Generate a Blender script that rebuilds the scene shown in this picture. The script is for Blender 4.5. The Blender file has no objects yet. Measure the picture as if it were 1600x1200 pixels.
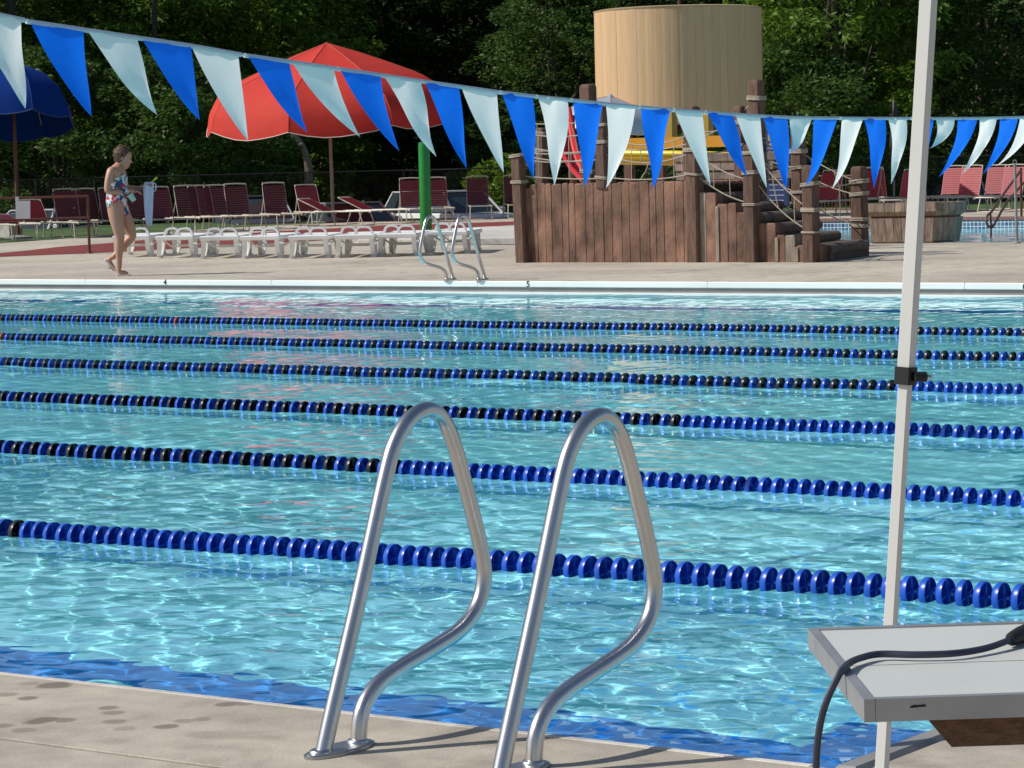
import bpy, math, random
import numpy as np
from mathutils import Vector, Matrix
random.seed(11)
RNG = np.random.default_rng(11)
S = bpy.context.scene
COL = S.collection

# ------------------------------------------------------------------ camera
PHI, PIT, ROLL = math.radians(35.3), math.radians(4.34), math.radians(1.41)
FPX, CAMH = 4500.0, 1.3
_F = Vector((-math.sin(PHI)*math.cos(PIT), math.cos(PHI)*math.cos(PIT), -math.sin(PIT)))
_R0 = Vector((math.cos(PHI), math.sin(PHI), 0)); _U0 = _R0.cross(_F)
_R = _R0*math.cos(ROLL)-_U0*math.sin(ROLL); _U = _R0*math.sin(ROLL)+_U0*math.cos(ROLL)
cam = bpy.data.cameras.new('camera'); cam_o = bpy.data.objects.new('camera', cam); COL.objects.link(cam_o)
m = Matrix((_R, _U, -_F)).transposed().to_4x4(); m.translation = (0, 0, CAMH); cam_o.matrix_world = m
cam.sensor_width = 36; cam.lens = 36*FPX/1600; cam.clip_start = .1; cam.clip_end = 1500
S.camera = cam_o

# ------------------------------------------------------------------ sky and sun
EL = math.radians(42); SD = Vector((-.80*math.cos(EL), -.60*math.cos(EL), math.sin(EL)))
w = bpy.data.worlds.new('World'); S.world = w; w.use_nodes = True
sky = w.node_tree.nodes.new('ShaderNodeTexSky'); sky.sky_type = 'NISHITA'; sky.sun_disc = False
sky.sun_elevation = EL; sky.sun_rotation = math.atan2(SD.x, SD.y); sky.air_density = 1.0; sky.dust_density = 1.2
bg = w.node_tree.nodes['Background']; w.node_tree.links.new(sky.outputs[0], bg.inputs[0]); bg.inputs[1].default_value = .085
L = bpy.data.lights.new('sun', 'SUN'); lo = bpy.data.objects.new('sun', L); COL.objects.link(lo)
L.energy = 4.3; L.angle = math.radians(.5); L.color = (1, .95, .87); lo.rotation_euler = SD.to_track_quat('Z', 'Y').to_euler()
L.cycles.is_caustics_light = True
S.view_settings.view_transform = 'Standard'; S.view_settings.look = 'None'
S.view_settings.exposure = 0.0; S.view_settings.gamma = 1.0
S.cycles.use_denoising = True
S.cycles.max_bounces = 8; S.cycles.transmission_bounces = 6; S.cycles.transparent_max_bounces = 8
S.render.filter_size = 1.7

# ------------------------------------------------------------------ pixel (1600x1200 photograph) to place
def _ray(x, y): return _F*FPX+_R*(x-800)-_U*(y-600)
def gp(x, y, z=0.0):
    d = _ray(x, y); p = Vector((0, 0, CAMH))+d*((z-CAMH)/d.z); return p
def onX(x, y, X):
    d = _ray(x, y); return Vector((0, 0, CAMH))+d*(X/d.x)
def onY(x, y, Y):
    d = _ray(x, y); return Vector((0, 0, CAMH))+d*(Y/d.y)
def atD(x, y, D):
    d = _ray(x, y); return Vector((0, 0, CAMH))+d*(D/math.hypot(d.x, d.y))

# ------------------------------------------------------------------ materials
MATS = {}
def ramp2(nt, fac, c0, c1, p0=.3, p1=.7):
    r = nt.nodes.new('ShaderNodeValToRGB'); r.color_ramp.elements[0].position = p0; r.color_ramp.elements[1].position = p1
    r.color_ramp.elements[0].color = (*c0, 1); r.color_ramp.elements[1].color = (*c1, 1); nt.links.new(fac, r.inputs[0]); return r.outputs[0]
def mat(name, col, rough=.6, metal=0, var=.0, scale=8.0, bump=0.0, bscale=30.0, stretch=(1, 1, 1), spec=.5, objvar=0.0, trans=0.0, detail=4, coat=0):
    if name in MATS: return MATS[name]
    m = bpy.data.materials.new(name); m.use_nodes = True; nt = m.node_tree; b = nt.nodes['Principled BSDF']
    b.inputs['Roughness'].default_value = rough; b.inputs['Metallic'].default_value = metal
    b.inputs['Specular IOR Level'].default_value = spec; b.inputs['Coat Weight'].default_value = coat
    b.inputs['Base Color'].default_value = (*col, 1)
    tc = nt.nodes.new('ShaderNodeTexCoord'); mp = nt.nodes.new('ShaderNodeMapping'); mp.inputs['Scale'].default_value = stretch
    nt.links.new(tc.outputs['Object'], mp.inputs[0]); out = None
    if var:
        n = nt.nodes.new('ShaderNodeTexNoise'); n.inputs['Scale'].default_value = scale; n.inputs['Detail'].default_value = detail
        nt.links.new(mp.outputs[0], n.inputs[0])
        out = ramp2(nt, n.outputs[0], tuple(c*(1-var) for c in col), tuple(min(1, c*(1+var)) for c in col))
    if objvar:
        oi = nt.nodes.new('ShaderNodeObjectInfo'); h = nt.nodes.new('ShaderNodeHueSaturation')
        mr = nt.nodes.new('ShaderNodeMapRange'); mr.inputs['To Min'].default_value = 1-objvar; mr.inputs['To Max'].default_value = 1+objvar
        nt.links.new(oi.outputs['Random'], mr.inputs['Value']); nt.links.new(mr.outputs[0], h.inputs['Value'])
        if out: nt.links.new(out, h.inputs['Color'])
        else: h.inputs['Color'].default_value = (*col, 1)
        out = h.outputs[0]
    if out: nt.links.new(out, b.inputs['Base Color'])
    if bump:
        n2 = nt.nodes.new('ShaderNodeTexNoise'); n2.inputs['Scale'].default_value = bscale; n2.inputs['Detail'].default_value = 5
        nt.links.new(mp.outputs[0], n2.inputs[0]); bp = nt.nodes.new('ShaderNodeBump'); bp.inputs['Strength'].default_value = bump
        bp.inputs['Distance'].default_value = .01; nt.links.new(n2.outputs[0], bp.inputs['Height']); nt.links.new(bp.outputs[0], b.inputs['Normal'])
    if trans:
        tr = nt.nodes.new('ShaderNodeBsdfTranslucent'); mx = nt.nodes.new('ShaderNodeMixShader'); mx.inputs[0].default_value = trans
        if out: nt.links.new(out, tr.inputs[0])
        else: tr.inputs[0].default_value = (*col, 1)
        o = nt.nodes['Material Output']; nt.links.new(b.outputs[0], mx.inputs[1]); nt.links.new(tr.outputs[0], mx.inputs[2]); nt.links.new(mx.outputs[0], o.inputs[0])
    MATS[name] = m; return m

steel = mat('brushed_steel', (.60, .60, .61), .30, 1, var=.08, scale=6, stretch=(1, 1, 1))
steel_dull = mat('dull_steel', (.42, .43, .45), .42, 1, var=.1)
blue_plastic = mat('blue_plastic', (.010, .085, .50), .33, objvar=.12)
black_plastic = mat('black_plastic', (.012, .012, .016), .35, objvar=.2)
flag_blue = mat('blue_vinyl', (.006, .20, .98), .42, trans=.58, var=.05, scale=3)
flag_white = mat('white_vinyl', (.95, .93, .90), .45, trans=.58, var=.04, scale=3)
tape = mat('white_tape', (.74, .80, .84), .5, trans=.3)
red_fabric = mat('red_canvas', (.66, .04, .025), .8, var=.08, scale=2, trans=.2, bump=.2, bscale=3)
blue_fabric = mat('navy_canvas', (.0, .03, .20), .75, var=.1, scale=2, trans=.03, bump=.2, bscale=3, spec=.12)
silver_fabric = mat('silver_canvas', (.55, .58, .62), .35, metal=.3, trans=.1)
piping_m = mat('pale_piping', (.6, .5, .45), .7)
white_resin = mat('white_resin', (.84, .84, .83), .4, var=.05, scale=3)
cream_metal = mat('cream_powder_coat', (.55, .50, .42), .4, var=.08)
strap_m = mat('wine_red_vinyl', (.34, .016, .030), .42, var=.12, scale=3, objvar=.2)
green_paint = mat('green_paint', (.012, .22, .035), .35, var=.1, scale=4)
brown_paint = mat('red_brown_paint', (.11, .035, .025), .5, var=.15)
grey_metal = mat('grey_paint', (.25, .26, .25), .5, var=.12)
dark_metal = mat('black_metal', (.012, .013, .013), .5)
pole_white = mat('white_enamel', (.66, .66, .64), .33, var=.03, scale=3, coat=.2)
post_wood = mat('weathered_timber_post', (.125, .072, .052), .85, var=.35, scale=6, stretch=(4, 4, .8), bump=.8, bscale=18, objvar=.15)
plank_m = mat('brown_cast_timber', (.185, .100, .068), .8, var=.62, scale=2.3, stretch=(1.8, 1.8, 1.1), bump=1.0, bscale=14, objvar=.16, detail=8)
plank_pale = mat('worn_pale_timber', (.27, .225, .18), .85, var=.3, scale=5, stretch=(3, 3, .7), bump=1.0, bscale=14, objvar=.15)
tread_m = mat('dark_tread_timber', (.11, .08, .065), .85, var=.4, scale=5, bump=1, bscale=12, objvar=.2)
rope_m = mat('sisal_rope', (.42, .37, .30), .9, var=.15, scale=30, bump=.5, bscale=90)
tan_m = mat('tan_painted_board', (.58, .40, .225), .75, var=.05, scale=3, stretch=(3, 3, .5), objvar=.05, bump=.3, bscale=10)
yellow_m = mat('yellow_gelcoat', (.70, .42, .015), .35, var=.08, scale=3)
orange_m = mat('orange_gelcoat', (.55, .26, .02), .4, var=.1, scale=3)
redslide_m = mat('red_gelcoat', (.5, .015, .02), .35)
sign_blue = mat('blue_sign_board', (.02, .04, .14), .5)
paper_m = mat('white_paper', (.75, .74, .75), .7, var=.06, scale=9)
planter_m = mat('greyed_planter_timber', (.29, .215, .165), .85, var=.35, scale=5, stretch=(3, 3, .6), bump=1, bscale=14, objvar=.18)
table_top_m = mat('grey_white_laminate', (.58, .60, .57), .38, var=.05, scale=4)
table_rim_m = mat('aluminium_rim', (.40, .40, .41), .42, metal=.6, var=.12, scale=12)
cable_m = mat('grey_black_cable', (.03, .035, .06), .42)
rubber_m = mat('black_rubber', (.01, .01, .012), .6)
glass_dark = mat('tinted_glass', (.03, .05, .06), .05, spec=.9)
silver_paint = mat('silver_car_paint', (.42, .46, .48), .3, metal=.4, coat=.6)
white_paint_m = mat('white_car_paint', (.7, .72, .72), .3, coat=.6)
darkblue_paint = mat('blue_grey_car_paint', (.06, .08, .10), .4, metal=.3, coat=.2)
lamp_m = mat('lamp_lens', (.75, .78, .8), .1)
redlamp_m = mat('red_lens', (.4, .02, .02), .2)
skin_m = mat('tanned_skin', (.50, .27, .18), .5, var=.06, scale=9)
hair_m = mat('brown_hair', (.085, .038, .022), .6, var=.3, scale=40, bump=.6, bscale=60)
towel_m = mat('pale_blue_towel', (.72, .78, .95), .9, trans=.3, var=.05, scale=8, bump=.6, bscale=50)
mint_m = mat('mint_plastic', (.38, .62, .52), .4)
lime_m = mat('lime_plastic', (.42, .62, .02), .4)
sole_m = mat('pale_sandal', (.75, .7, .7), .6)
bark_m = mat('grey_brown_bark', (.10, .08, .06), .9, var=.4, scale=6, stretch=(3, 3, .6), bump=1, bscale=10)
pale_bark = mat('pale_bark', (.26, .22, .17), .9, var=.3, scale=6, bump=.8, bscale=10)
number_m = mat('black_paint', (.015, .015, .015), .5)
gutter_white = mat('white_gutter', (.85, .84, .80), .45, var=.07, scale=2, stretch=(.3, 1, 1))
gutter_grey = mat('grey_gutter_channel', (.24, .235, .235), .6, var=.15, scale=3)
pot_m = mat('grey_plastic_base', (.42, .43, .42), .6, var=.1)
cordwood_m = mat('dark_stained_timber', (.13, .06, .028), .6, var=.35, scale=4, stretch=(1, 30, 30), bump=.4, bscale=10)

def floral():
    m = bpy.data.materials.new('floral_swimsuit'); m.use_nodes = True; nt = m.node_tree; b = nt.nodes['Principled BSDF']; b.inputs['Roughness'].default_value = .7
    tc = nt.nodes.new('ShaderNodeTexCoord'); v = nt.nodes.new('ShaderNodeTexVoronoi'); v.inputs['Scale'].default_value = 24
    n = nt.nodes.new('ShaderNodeTexNoise'); n.inputs['Scale'].default_value = 24
    mx = nt.nodes.new('ShaderNodeMix'); mx.data_type = 'VECTOR'; mx.inputs[0].default_value = .08
    nt.links.new(tc.outputs['Object'], n.inputs[0]); nt.links.new(tc.outputs['Object'], mx.inputs[4]); nt.links.new(n.outputs['Color'], mx.inputs[5]); nt.links.new(mx.outputs[1], v.inputs[0])
    sp = nt.nodes.new('ShaderNodeSeparateColor'); nt.links.new(v.outputs['Color'], sp.inputs[0])
    r = nt.nodes.new('ShaderNodeValToRGB'); r.color_ramp.interpolation = 'CONSTANT'; e = r.color_ramp.elements
    e[0].position = 0; e[0].color = (.65, .68, .7, 1); e[1].position = .34; e[1].color = (.5, .03, .05, 1)
    for p, c in ((.58, (.03, .06, .18)), (.78, (.10, .26, .28)), (.9, (.65, .68, .7))):
        q = e.new(p); q.color = (*c, 1)
    nt.links.new(sp.outputs[0], r.inputs[0]); nt.links.new(r.outputs[0], b.inputs['Base Color']); return m
floral_m = floral()

def concrete(name, col, wet=None, big=.6):
    m = bpy.data.materials.new(name); m.use_nodes = True; nt = m.node_tree; b = nt.nodes['Principled BSDF']; b.inputs['Roughness'].default_value = .8
    b.inputs['Specular IOR Level'].default_value = .3
    ge = nt.nodes.new('ShaderNodeNewGeometry'); P = ge.outputs['Position']
    def noise(sc, det=5):
        n = nt.nodes.new('ShaderNodeTexNoise'); n.inputs['Scale'].default_value = sc; n.inputs['Detail'].default_value = det; nt.links.new(P, n.inputs[0]); return n.outputs[0]
    vr = nt.nodes.new('ShaderNodeTexNoise'); vr.inputs['Scale'].default_value = 2.2; vr.inputs['Detail'].default_value = 9; vr.inputs['Distortion'].default_value = 1.5; nt.links.new(P, vr.inputs[0])
    c1 = ramp2(nt, noise(big), tuple(c*.84 for c in col), tuple(c*1.12 for c in col), .35, .65)
    c2 = ramp2(nt, noise(9, 6), (.88,)*3, (1.06,)*3, .35, .65); c3 = ramp2(nt, noise(160, 3), (.86,)*3, (1.1,)*3, .35, .65)
    def mul(a, bb):
        x = nt.nodes.new('ShaderNodeMix'); x.data_type = 'RGBA'; x.blend_type = 'MULTIPLY'; x.inputs[0].default_value = 1; nt.links.new(a, x.inputs[6]); nt.links.new(bb, x.inputs[7]); return x.outputs[2]
    out = mul(mul(mul(c1, c2), c3), ramp2(nt, vr.outputs[0], (.80, .79, .77), (1.03,)*3, .34, .48))
    if wet:
        sep = nt.nodes.new('ShaderNodeSeparateXYZ'); nt.links.new(P, sep.inputs[0]); acc = None; nz = noise(14, 3)
        def mth(op, a, b_=None, clamp=False):
            q = nt.nodes.new('ShaderNodeMath'); q.operation = op; q.use_clamp = clamp
            for i, v in enumerate((a, b_)):
                if v is None: continue
                if isinstance(v, (int, float)): q.inputs[i].default_value = v
                else: nt.links.new(v, q.inputs[i])
            return q.outputs[0]
        wob = mth('MULTIPLY', mth('SUBTRACT', nz, .5), 1.1)
        for (cx, cy, rx, ry, k) in wet:
            dx = mth('DIVIDE', mth('SUBTRACT', sep.outputs[0], cx), rx); dy = mth('DIVIDE', mth('SUBTRACT', sep.outputs[1], cy), ry)
            d = mth('ADD', mth('SQRT', mth('ADD', mth('MULTIPLY', dx, dx), mth('MULTIPLY', dy, dy))), wob)
            v = mth('MULTIPLY', mth('MULTIPLY', mth('SUBTRACT', 1.12, d), 2.6, True), k*.85)
            acc = v if acc is None else mth('MAXIMUM', acc, v)
        x = nt.nodes.new('ShaderNodeMix'); x.data_type = 'RGBA'; nt.links.new(acc, x.inputs[0]); nt.links.new(out, x.inputs[6]); x.inputs[7].default_value = (col[0]*.36, col[1]*.35, col[2]*.34, 1); out = x.outputs[2]
    nt.links.new(out, b.inputs['Base Color'])
    bp = nt.nodes.new('ShaderNodeBump'); bp.inputs['Strength'].default_value = .35; bp.inputs['Distance'].default_value = .003
    nt.links.new(noise(220, 4), bp.inputs['Height']); nt.links.new(bp.outputs[0], b.inputs['Normal']); return m
wetpx = [(85, 1071, 60, 13, 1), (45, 1091, 30, 8, .9), (65, 1126, 50, 15, 1), (100, 1125, 26, 9, .8), (168, 1106, 18, 7, .8), (177, 1114, 16, 6, .7), (180, 1127, 20, 7, .7), (197, 1138, 22, 8, .5),
         (260, 1135, 24, 7, .9), (289, 1126, 16, 5, .6), (315, 1124, 18, 5, .6), (350, 1101, 13, 4, .9), (380, 1099, 22, 4, .7), (8, 1085, 22, 5, .6), (36, 1141, 20, 5, .6), (45, 1068, 26, 6, .4), (2, 1134, 16, 5, .7)]
wet = []
for (x, y, a, b_, k) in wetpx:
    c = gp(x, y); e = gp(x+a*.5, y); n_ = gp(x, y-b_*.5); wet.append((c.x, c.y, max(.03, abs(e.x-c.x)*.95+.005), max(.03, abs(n_.y-c.y)*1.1), k))
deck_near_m = concrete('pool_deck_concrete_near', (.43, .385, .32), wet, 1.3)
deck_m = concrete('pool_deck_concrete', (.50, .45, .37), None, .35)
deck_light = concrete('pale_concrete', (.60, .57, .52), None, .5)
redpave_m = concrete('red_painted_concrete', (.22, .045, .04), None, .4)
asphalt_m = concrete('parking_asphalt', (.06, .06, .06), None, .3)
grass_m = mat('mown_grass', (.05, .10, .02), .9, var=.5, scale=1.5, bump=1, bscale=20)

def plaster():
    m = bpy.data.materials.new('pool_plaster'); m.use_nodes = True; nt = m.node_tree; b = nt.nodes['Principled BSDF']
    b.inputs['Roughness'].default_value = 1; b.inputs['Specular IOR Level'].default_value = 0
    ge = nt.nodes.new('ShaderNodeNewGeometry'); n = nt.nodes.new('ShaderNodeTexNoise'); n.inputs['Scale'].default_value = .5; nt.links.new(ge.outputs['Position'], n.inputs[0])
    nt.links.new(ramp2(nt, n.outputs[0], (.33, .86, .975), (.41, .92, .995)), b.inputs['Base Color']); return m
plaster_m = plaster()
lanetile_m = mat('navy_lane_tile', (.035, .24, .66), .9, spec=0)
def watermat(name, col):
    m = bpy.data.materials.new(name); m.use_nodes = True; b = m.node_tree.nodes['Principled BSDF']
    b.inputs['Transmission Weight'].default_value = 1; b.inputs['IOR'].default_value = 1.33; b.inputs['Roughness'].default_value = 0; b.inputs['Base Color'].default_value = (*col, 1); return m
water_m = watermat('pool_water', (.97, 1, 1))
def tilemat():
    m = bpy.data.materials.new('blue_waterline_tile'); m.use_nodes = True; nt = m.node_tree; b = nt.nodes['Principled BSDF']; b.inputs['Roughness'].default_value = .25
    ge = nt.nodes.new('ShaderNodeNewGeometry'); mp = nt.nodes.new('ShaderNodeMapping'); mp.inputs['Rotation'].default_value = (math.pi/2, 0, 0)
    br = nt.nodes.new('ShaderNodeTexBrick'); br.offset = 0; br.inputs['Scale'].default_value = 1; br.inputs['Brick Width'].default_value = .085; br.inputs['Row Height'].default_value = .085
    br.inputs['Mortar Size'].default_value = .008; br.inputs['Color1'].default_value = (.10, .20, .30, 1); br.inputs['Color2'].default_value = (.03, .07, .18, 1); br.inputs['Mortar'].default_value = (.6, .6, .6, 1)
    nt.links.new(ge.outputs['Position'], mp.inputs[0]); nt.links.new(mp.outputs[0], br.inputs[0]); nt.links.new(br.outputs[0], b.inputs['Base Color']); return m
tile_m = tilemat()
def leafmat(name, c0, c1, tr=.3):
    m = bpy.data.materials.new(name); m.use_nodes = True; nt = m.node_tree; b = nt.nodes['Principled BSDF']; b.inputs['Roughness'].default_value = .5; b.inputs['Specular IOR Level'].default_value = .25
    ge = nt.nodes.new('ShaderNodeNewGeometry')
    mr = nt.nodes.new('ShaderNodeMix'); mr.data_type = 'RGBA'; nt.links.new(ge.outputs['Random Per Island'], mr.inputs[0]); mr.inputs[6].default_value = (*c0, 1); mr.inputs[7].default_value = (*c1, 1)
    n = nt.nodes.new('ShaderNodeTexNoise'); n.inputs['Scale'].default_value = .7; nt.links.new(ge.outputs['Position'], n.inputs[0])
    h = nt.nodes.new('ShaderNodeHueSaturation'); q = nt.nodes.new('ShaderNodeMapRange'); q.inputs['From Min'].default_value = .3; q.inputs['From Max'].default_value = .7; q.inputs['To Min'].default_value = .7; q.inputs['To Max'].default_value = 1.35
    nt.links.new(n.outputs[0], q.inputs[0]); nt.links.new(q.outputs[0], h.inputs['Value']); nt.links.new(mr.outputs[2], h.inputs['Color']); nt.links.new(h.outputs[0], b.inputs['Base Color'])
    t = nt.nodes.new('ShaderNodeBsdfTranslucent'); nt.links.new(h.outputs[0], t.inputs[0]); mx = nt.nodes.new('ShaderNodeMixShader'); mx.inputs[0].default_value = tr
    nt.links.new(b.outputs[0], mx.inputs[1]); nt.links.new(t.outputs[0], mx.inputs[2]); nt.links.new(mx.outputs[0], nt.nodes['Material Output'].inputs[0]); return m
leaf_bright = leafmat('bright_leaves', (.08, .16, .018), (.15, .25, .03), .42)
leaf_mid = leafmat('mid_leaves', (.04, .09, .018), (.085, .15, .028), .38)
leaf_shaded = leafmat('shaded_dark_leaves', (.022, .05, .014), (.05, .09, .02), .25)  # self-shadow of the back trees put into a darker green
leaf_lime = leafmat('lime_leaves', (.11, .2, .02), (.17, .26, .03), .35)

# ------------------------------------------------------------------ mesh builder
class MB:
    def __init__(s): s.v = []; s.f = []
    def add(s, v, f):
        o = len(s.v); s.v += [tuple(p) for p in v]; s.f += [tuple(i+o for i in q) for q in f]; return s
    def box(s, c, d, rz=0, M=None):
        cx, cy, cz = c; a, b, h = d[0]/2, d[1]/2, d[2]/2; co, si = math.cos(rz), math.sin(rz); v = []
        for x, y, z in ((-a,-b,-h),(a,-b,-h),(a,b,-h),(-a,b,-h),(-a,-b,h),(a,-b,h),(a,b,h),(-a,b,h)):
            p = Vector((cx+x*co-y*si, cy+x*si+y*co, cz+z)); v.append(M@p if M else p)
        return s.add(v, [(0,3,2,1),(4,5,6,7),(0,1,5,4),(1,2,6,5),(2,3,7,6),(3,0,4,7)])
    def cbox(s, lo, hi, ch=.01):
        (x0,y0,z0),(x1,y1,z1) = lo, hi; c = min(ch, (x1-x0)/3, (y1-y0)/3, (z1-z0)/3)
        v = []
        for z, k in ((z0, c), (z0+c, 0), (z1-c, 0), (z1, c)):
            for x, y in ((x0+k+0, y0+k), (x1-k, y0+k), (x1-k, y1-k), (x0+k, y1-k)): v.append((x, y, z))
        f = [(3,2,1,0), (12,13,14,15)]
        for l in range(3):
            for i in range(4): j = (i+1) % 4; f.append((l*4+i, l*4+j, l*4+4+j, l*4+4+i))
        return s.add(v, f)
    def tube(s, pts, r, n=8, closed=False, cap=True):
        P = [Vector(p) for p in pts]; N = len(P); rr = r if isinstance(r, (list, tuple)) else [r]*N
        T = []
        for i in range(N):
            a = P[(i-1) % N] if (closed or i) else P[0]; b = P[(i+1) % N] if (closed or i < N-1) else P[-1]; T.append((b-a).normalized())
        u = T[0].cross(Vector((0, 0, 1)))
        if u.length < .01: u = T[0].cross(Vector((1, 0, 0)))
        u.normalize(); v = []
        for i in range(N):
            u = (u-T[i]*u.dot(T[i])).normalized(); w_ = T[i].cross(u)
            for k in range(n): a = 2*math.pi*k/n; v.append(P[i]+(u*math.cos(a)+w_*math.sin(a))*rr[i])
        f = []
        for i in range(N if closed else N-1):
            j = (i+1) % N
            for k in range(n): l = (k+1) % n; f.append((i*n+k, i*n+l, j*n+l, j*n+k))
        if cap and not closed: f += [tuple(range(n))[::-1], tuple((N-1)*n+k for k in range(n))]
        return s.add(v, f)
    def lathe(s, prof, c=(0, 0, 0), n=16, axis='z', cap=True, M=None):
        v = []
        for r, h in prof:
            for k in range(n):
                a = 2*math.pi*k/n; x, y = r*math.cos(a), r*math.sin(a)
                p = (c[0]+x, c[1]+y, c[2]+h) if axis == 'z' else (c[0]+h, c[1]+x, c[2]+y)
                v.append(M@Vector(p) if M else p)
        f = []
        for i in range(len(prof)-1):
            for k in range(n): l = (k+1) % n; f.append((i*n+k, i*n+l, (i+1)*n+l, (i+1)*n+k))
        if cap: f += [tuple(range(n))[::-1], tuple((len(prof)-1)*n+k for k in range(n))]
        return s.add(v, f)
    def prism(s, poly, a0, a1, plane='xz'):
        n = len(poly); v = []
        for a in (a0, a1):
            for p in poly:
                v.append({'xz': (p[0], a, p[1]), 'yz': (a, p[0], p[1]), 'xy': (p[0], p[1], a)}[plane])
        f = [tuple(range(n))[::-1], tuple(range(n, 2*n))]
        for i in range(n): j = (i+1) % n; f.append((i, j, n+j, n+i))
        return s.add(v, f)
    def build(s, name, m, parent=None, smooth=False, loc=None, rz=0):
        me = bpy.data.meshes.new(name); me.from_pydata([tuple(p) for p in s.v], [], s.f); me.update()
        import bmesh
        bm = bmesh.new(); bm.from_mesh(me); bmesh.ops.recalc_face_normals(bm, faces=bm.faces); bm.to_mesh(me); bm.free()
        if smooth:
            me.polygons.foreach_set('use_smooth', [True]*len(me.polygons))
            try: me.set_sharp_from_angle(angle=math.radians(42))
            except Exception: pass
        me.materials.append(m)
        o = bpy.data.objects.new(name, me); COL.objects.link(o)
        if parent: o.parent = parent
        if loc is not None: o.location = loc
        if rz: o.rotation_euler = (0, 0, rz)
        return o
def empty(name, loc=(0, 0, 0), rz=0):
    o = bpy.data.objects.new(name, None); o.empty_display_size = .2; COL.objects.link(o); o.location = loc; o.rotation_euler = (0, 0, rz); return o
def tag(o, label=None, cat=None, group=None, kind=None):
    if label: o['label'] = label
    if cat: o['category'] = cat
    if group: o['group'] = group
    if kind: o['kind'] = kind
    return o
def struct(o, label=None):
    o['kind'] = 'structure'
    if label: o['label'] = label
    return o
def copy_tree(o, parent=None):
    c = o.copy(); COL.objects.link(c)
    if parent: c.parent = parent
    for ch in list(o.children): copy_tree(ch, c)
    return c
def inst(name, me, parent=None, loc=(0, 0, 0)):
    o = bpy.data.objects.new(name, me); COL.objects.link(o); o.location = loc
    if parent: o.parent = parent
    return o
def spline(P, k=6):
    P = [Vector(p) for p in P]; out = []
    for i in range(len(P)-1):
        a = P[max(i-1, 0)]; b = P[i]; c = P[i+1]; d = P[min(i+2, len(P)-1)]
        for j in range(k):
            t = j/k; out.append(.5*((2*b)+(c-a)*t+(2*a-5*b+4*c-d)*t*t+(3*b-a-3*c+d)*t**3))
    out.append(P[-1]); return out
def npmesh(name, v, f, m, smooth=False, parent=None):
    me = bpy.data.meshes.new(name); v = np.asarray(v, np.float32); f = np.asarray(f, np.int32)
    me.vertices.add(len(v)); me.vertices.foreach_set('co', v.ravel()); me.loops.add(f.size); me.loops.foreach_set('vertex_index', f.ravel())
    me.polygons.add(len(f)); me.polygons.foreach_set('loop_start', np.arange(len(f), dtype=np.int32)*f.shape[1]); me.update(calc_edges=True)
    if smooth: me.polygons.foreach_set('use_smooth', np.ones(len(f), bool))
    me.materials.append(m); me.validate(); o = bpy.data.objects.new(name, me); COL.objects.link(o)
    if parent: o.parent = parent
    return o

# ------------------------------------------------------------------ ground and decks
WZ = -.135                        # water level below the deck
PX0, PX1, PY0, PY1 = -28.3, -3.0, 5.34, 26.5
def slab(name, x0, x1, y0, y1, z0, z1, m, parent=None):
    return MB().box(((x0+x1)/2, (y0+y1)/2, (z0+z1)/2), (x1-x0, y1-y0, z1-z0)).build(name, m, parent)
# terrain: everything beyond the fence line lies about a metre lower (car park, then grass)
FP0 = Vector((-54.0, 57.0, 0)); FDV = Vector((.742, .670, 0)); FNV = Vector((-.670, .742, 0))
def strip(name, o0, z0, o1, z1, m, lab, t0=-120, t1=150):
    v = [(*(FP0+FDV*t+FNV*o)[:2], z) for t, o, z in ((t0, o0, z0), (t1, o0, z0), (t1, o1, z1), (t0, o1, z1))]
    return struct(MB().add(v, [(0, 1, 2, 3)]).build(name, m), lab)
strip('grass_verge', -14, -.06, 1.3, -.06, grass_m, 'grass verge between the deck edge and the fence')
strip('grass_bank', 1.3, -.06, 5.5, -1.0, grass_m, 'grass bank falling from the fence to the car park')
strip('parking_lot', 5.5, -1.0, 26, -1.0, asphalt_m, 'asphalt car park behind the fence')
strip('grass_field', 26, -1.0, 300, -1.0, grass_m, 'grass under the trees', -300, 300)
struct(MB().add([(-31, 62, -.062), (60, 62, -.062), (60, 143.5, -.062)], [(0, 1, 2)]).build('grass_verge', grass_m), 'grass verge behind the smaller pool')
struct(MB().add([(-140, -20, -.066), (-31, -20, -.066), (-31, 52, -.066), (-140, 52, -.066)], [(0, 1, 2, 3)]).build('grass_verge', grass_m), 'grass beside the far deck')
struct(MB().add([(-500, -300, -1.6), (500, -300, -1.6), (500, 600, -1.6), (-500, 600, -1.6)], [(0, 1, 2, 3)]).build('ground', grass_m), 'earth beneath the pool terrace')

joint_m = mat('dark_joint_filler', (.05, .045, .04), .9, var=.3, scale=20)
near = empty('near_deck'); struct(near, 'tan concrete pool deck in the foreground with a long joint')
JY = 4.705; G = .005
xs = [-30, -9.6, -6.6, -3.7+.75, .9, 4, 12]
def cslab(name, x0, x1, y0, y1, m, parent, z1=0, z0=-.3, ch=.003): return MB().cbox((x0+G, y0+G, z0), (x1-G, y1-G, z1), ch).build(name, m, parent)
for i in range(len(xs)-1):
    cslab('slab', xs[i], xs[i+1], JY+.003, PY0, deck_near_m, near, ch=.002)
    cslab('slab', xs[i], xs[i+1], JY-3.0, JY-.003, deck_near_m, near, ch=.002)
    cslab('slab', xs[i], xs[i+1], JY-9, JY-3.0, deck_near_m, near)
MB().box((-9, 0, -.4), (42, 10.6, .18)).build('slab_bed', mat('dark_joint_filler', (.05, .045, .04), .9), near)
x_ = -30
while x_ < PX1-.1:
    x2_ = min(x_+3.05, PX1-.01); MB().cbox((x_+.002, PY0-.018, -.05), (x2_-.002, PY0+.012, .0015), .005).build('edge_lip', deck_light, near); x_ = x2_
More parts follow.
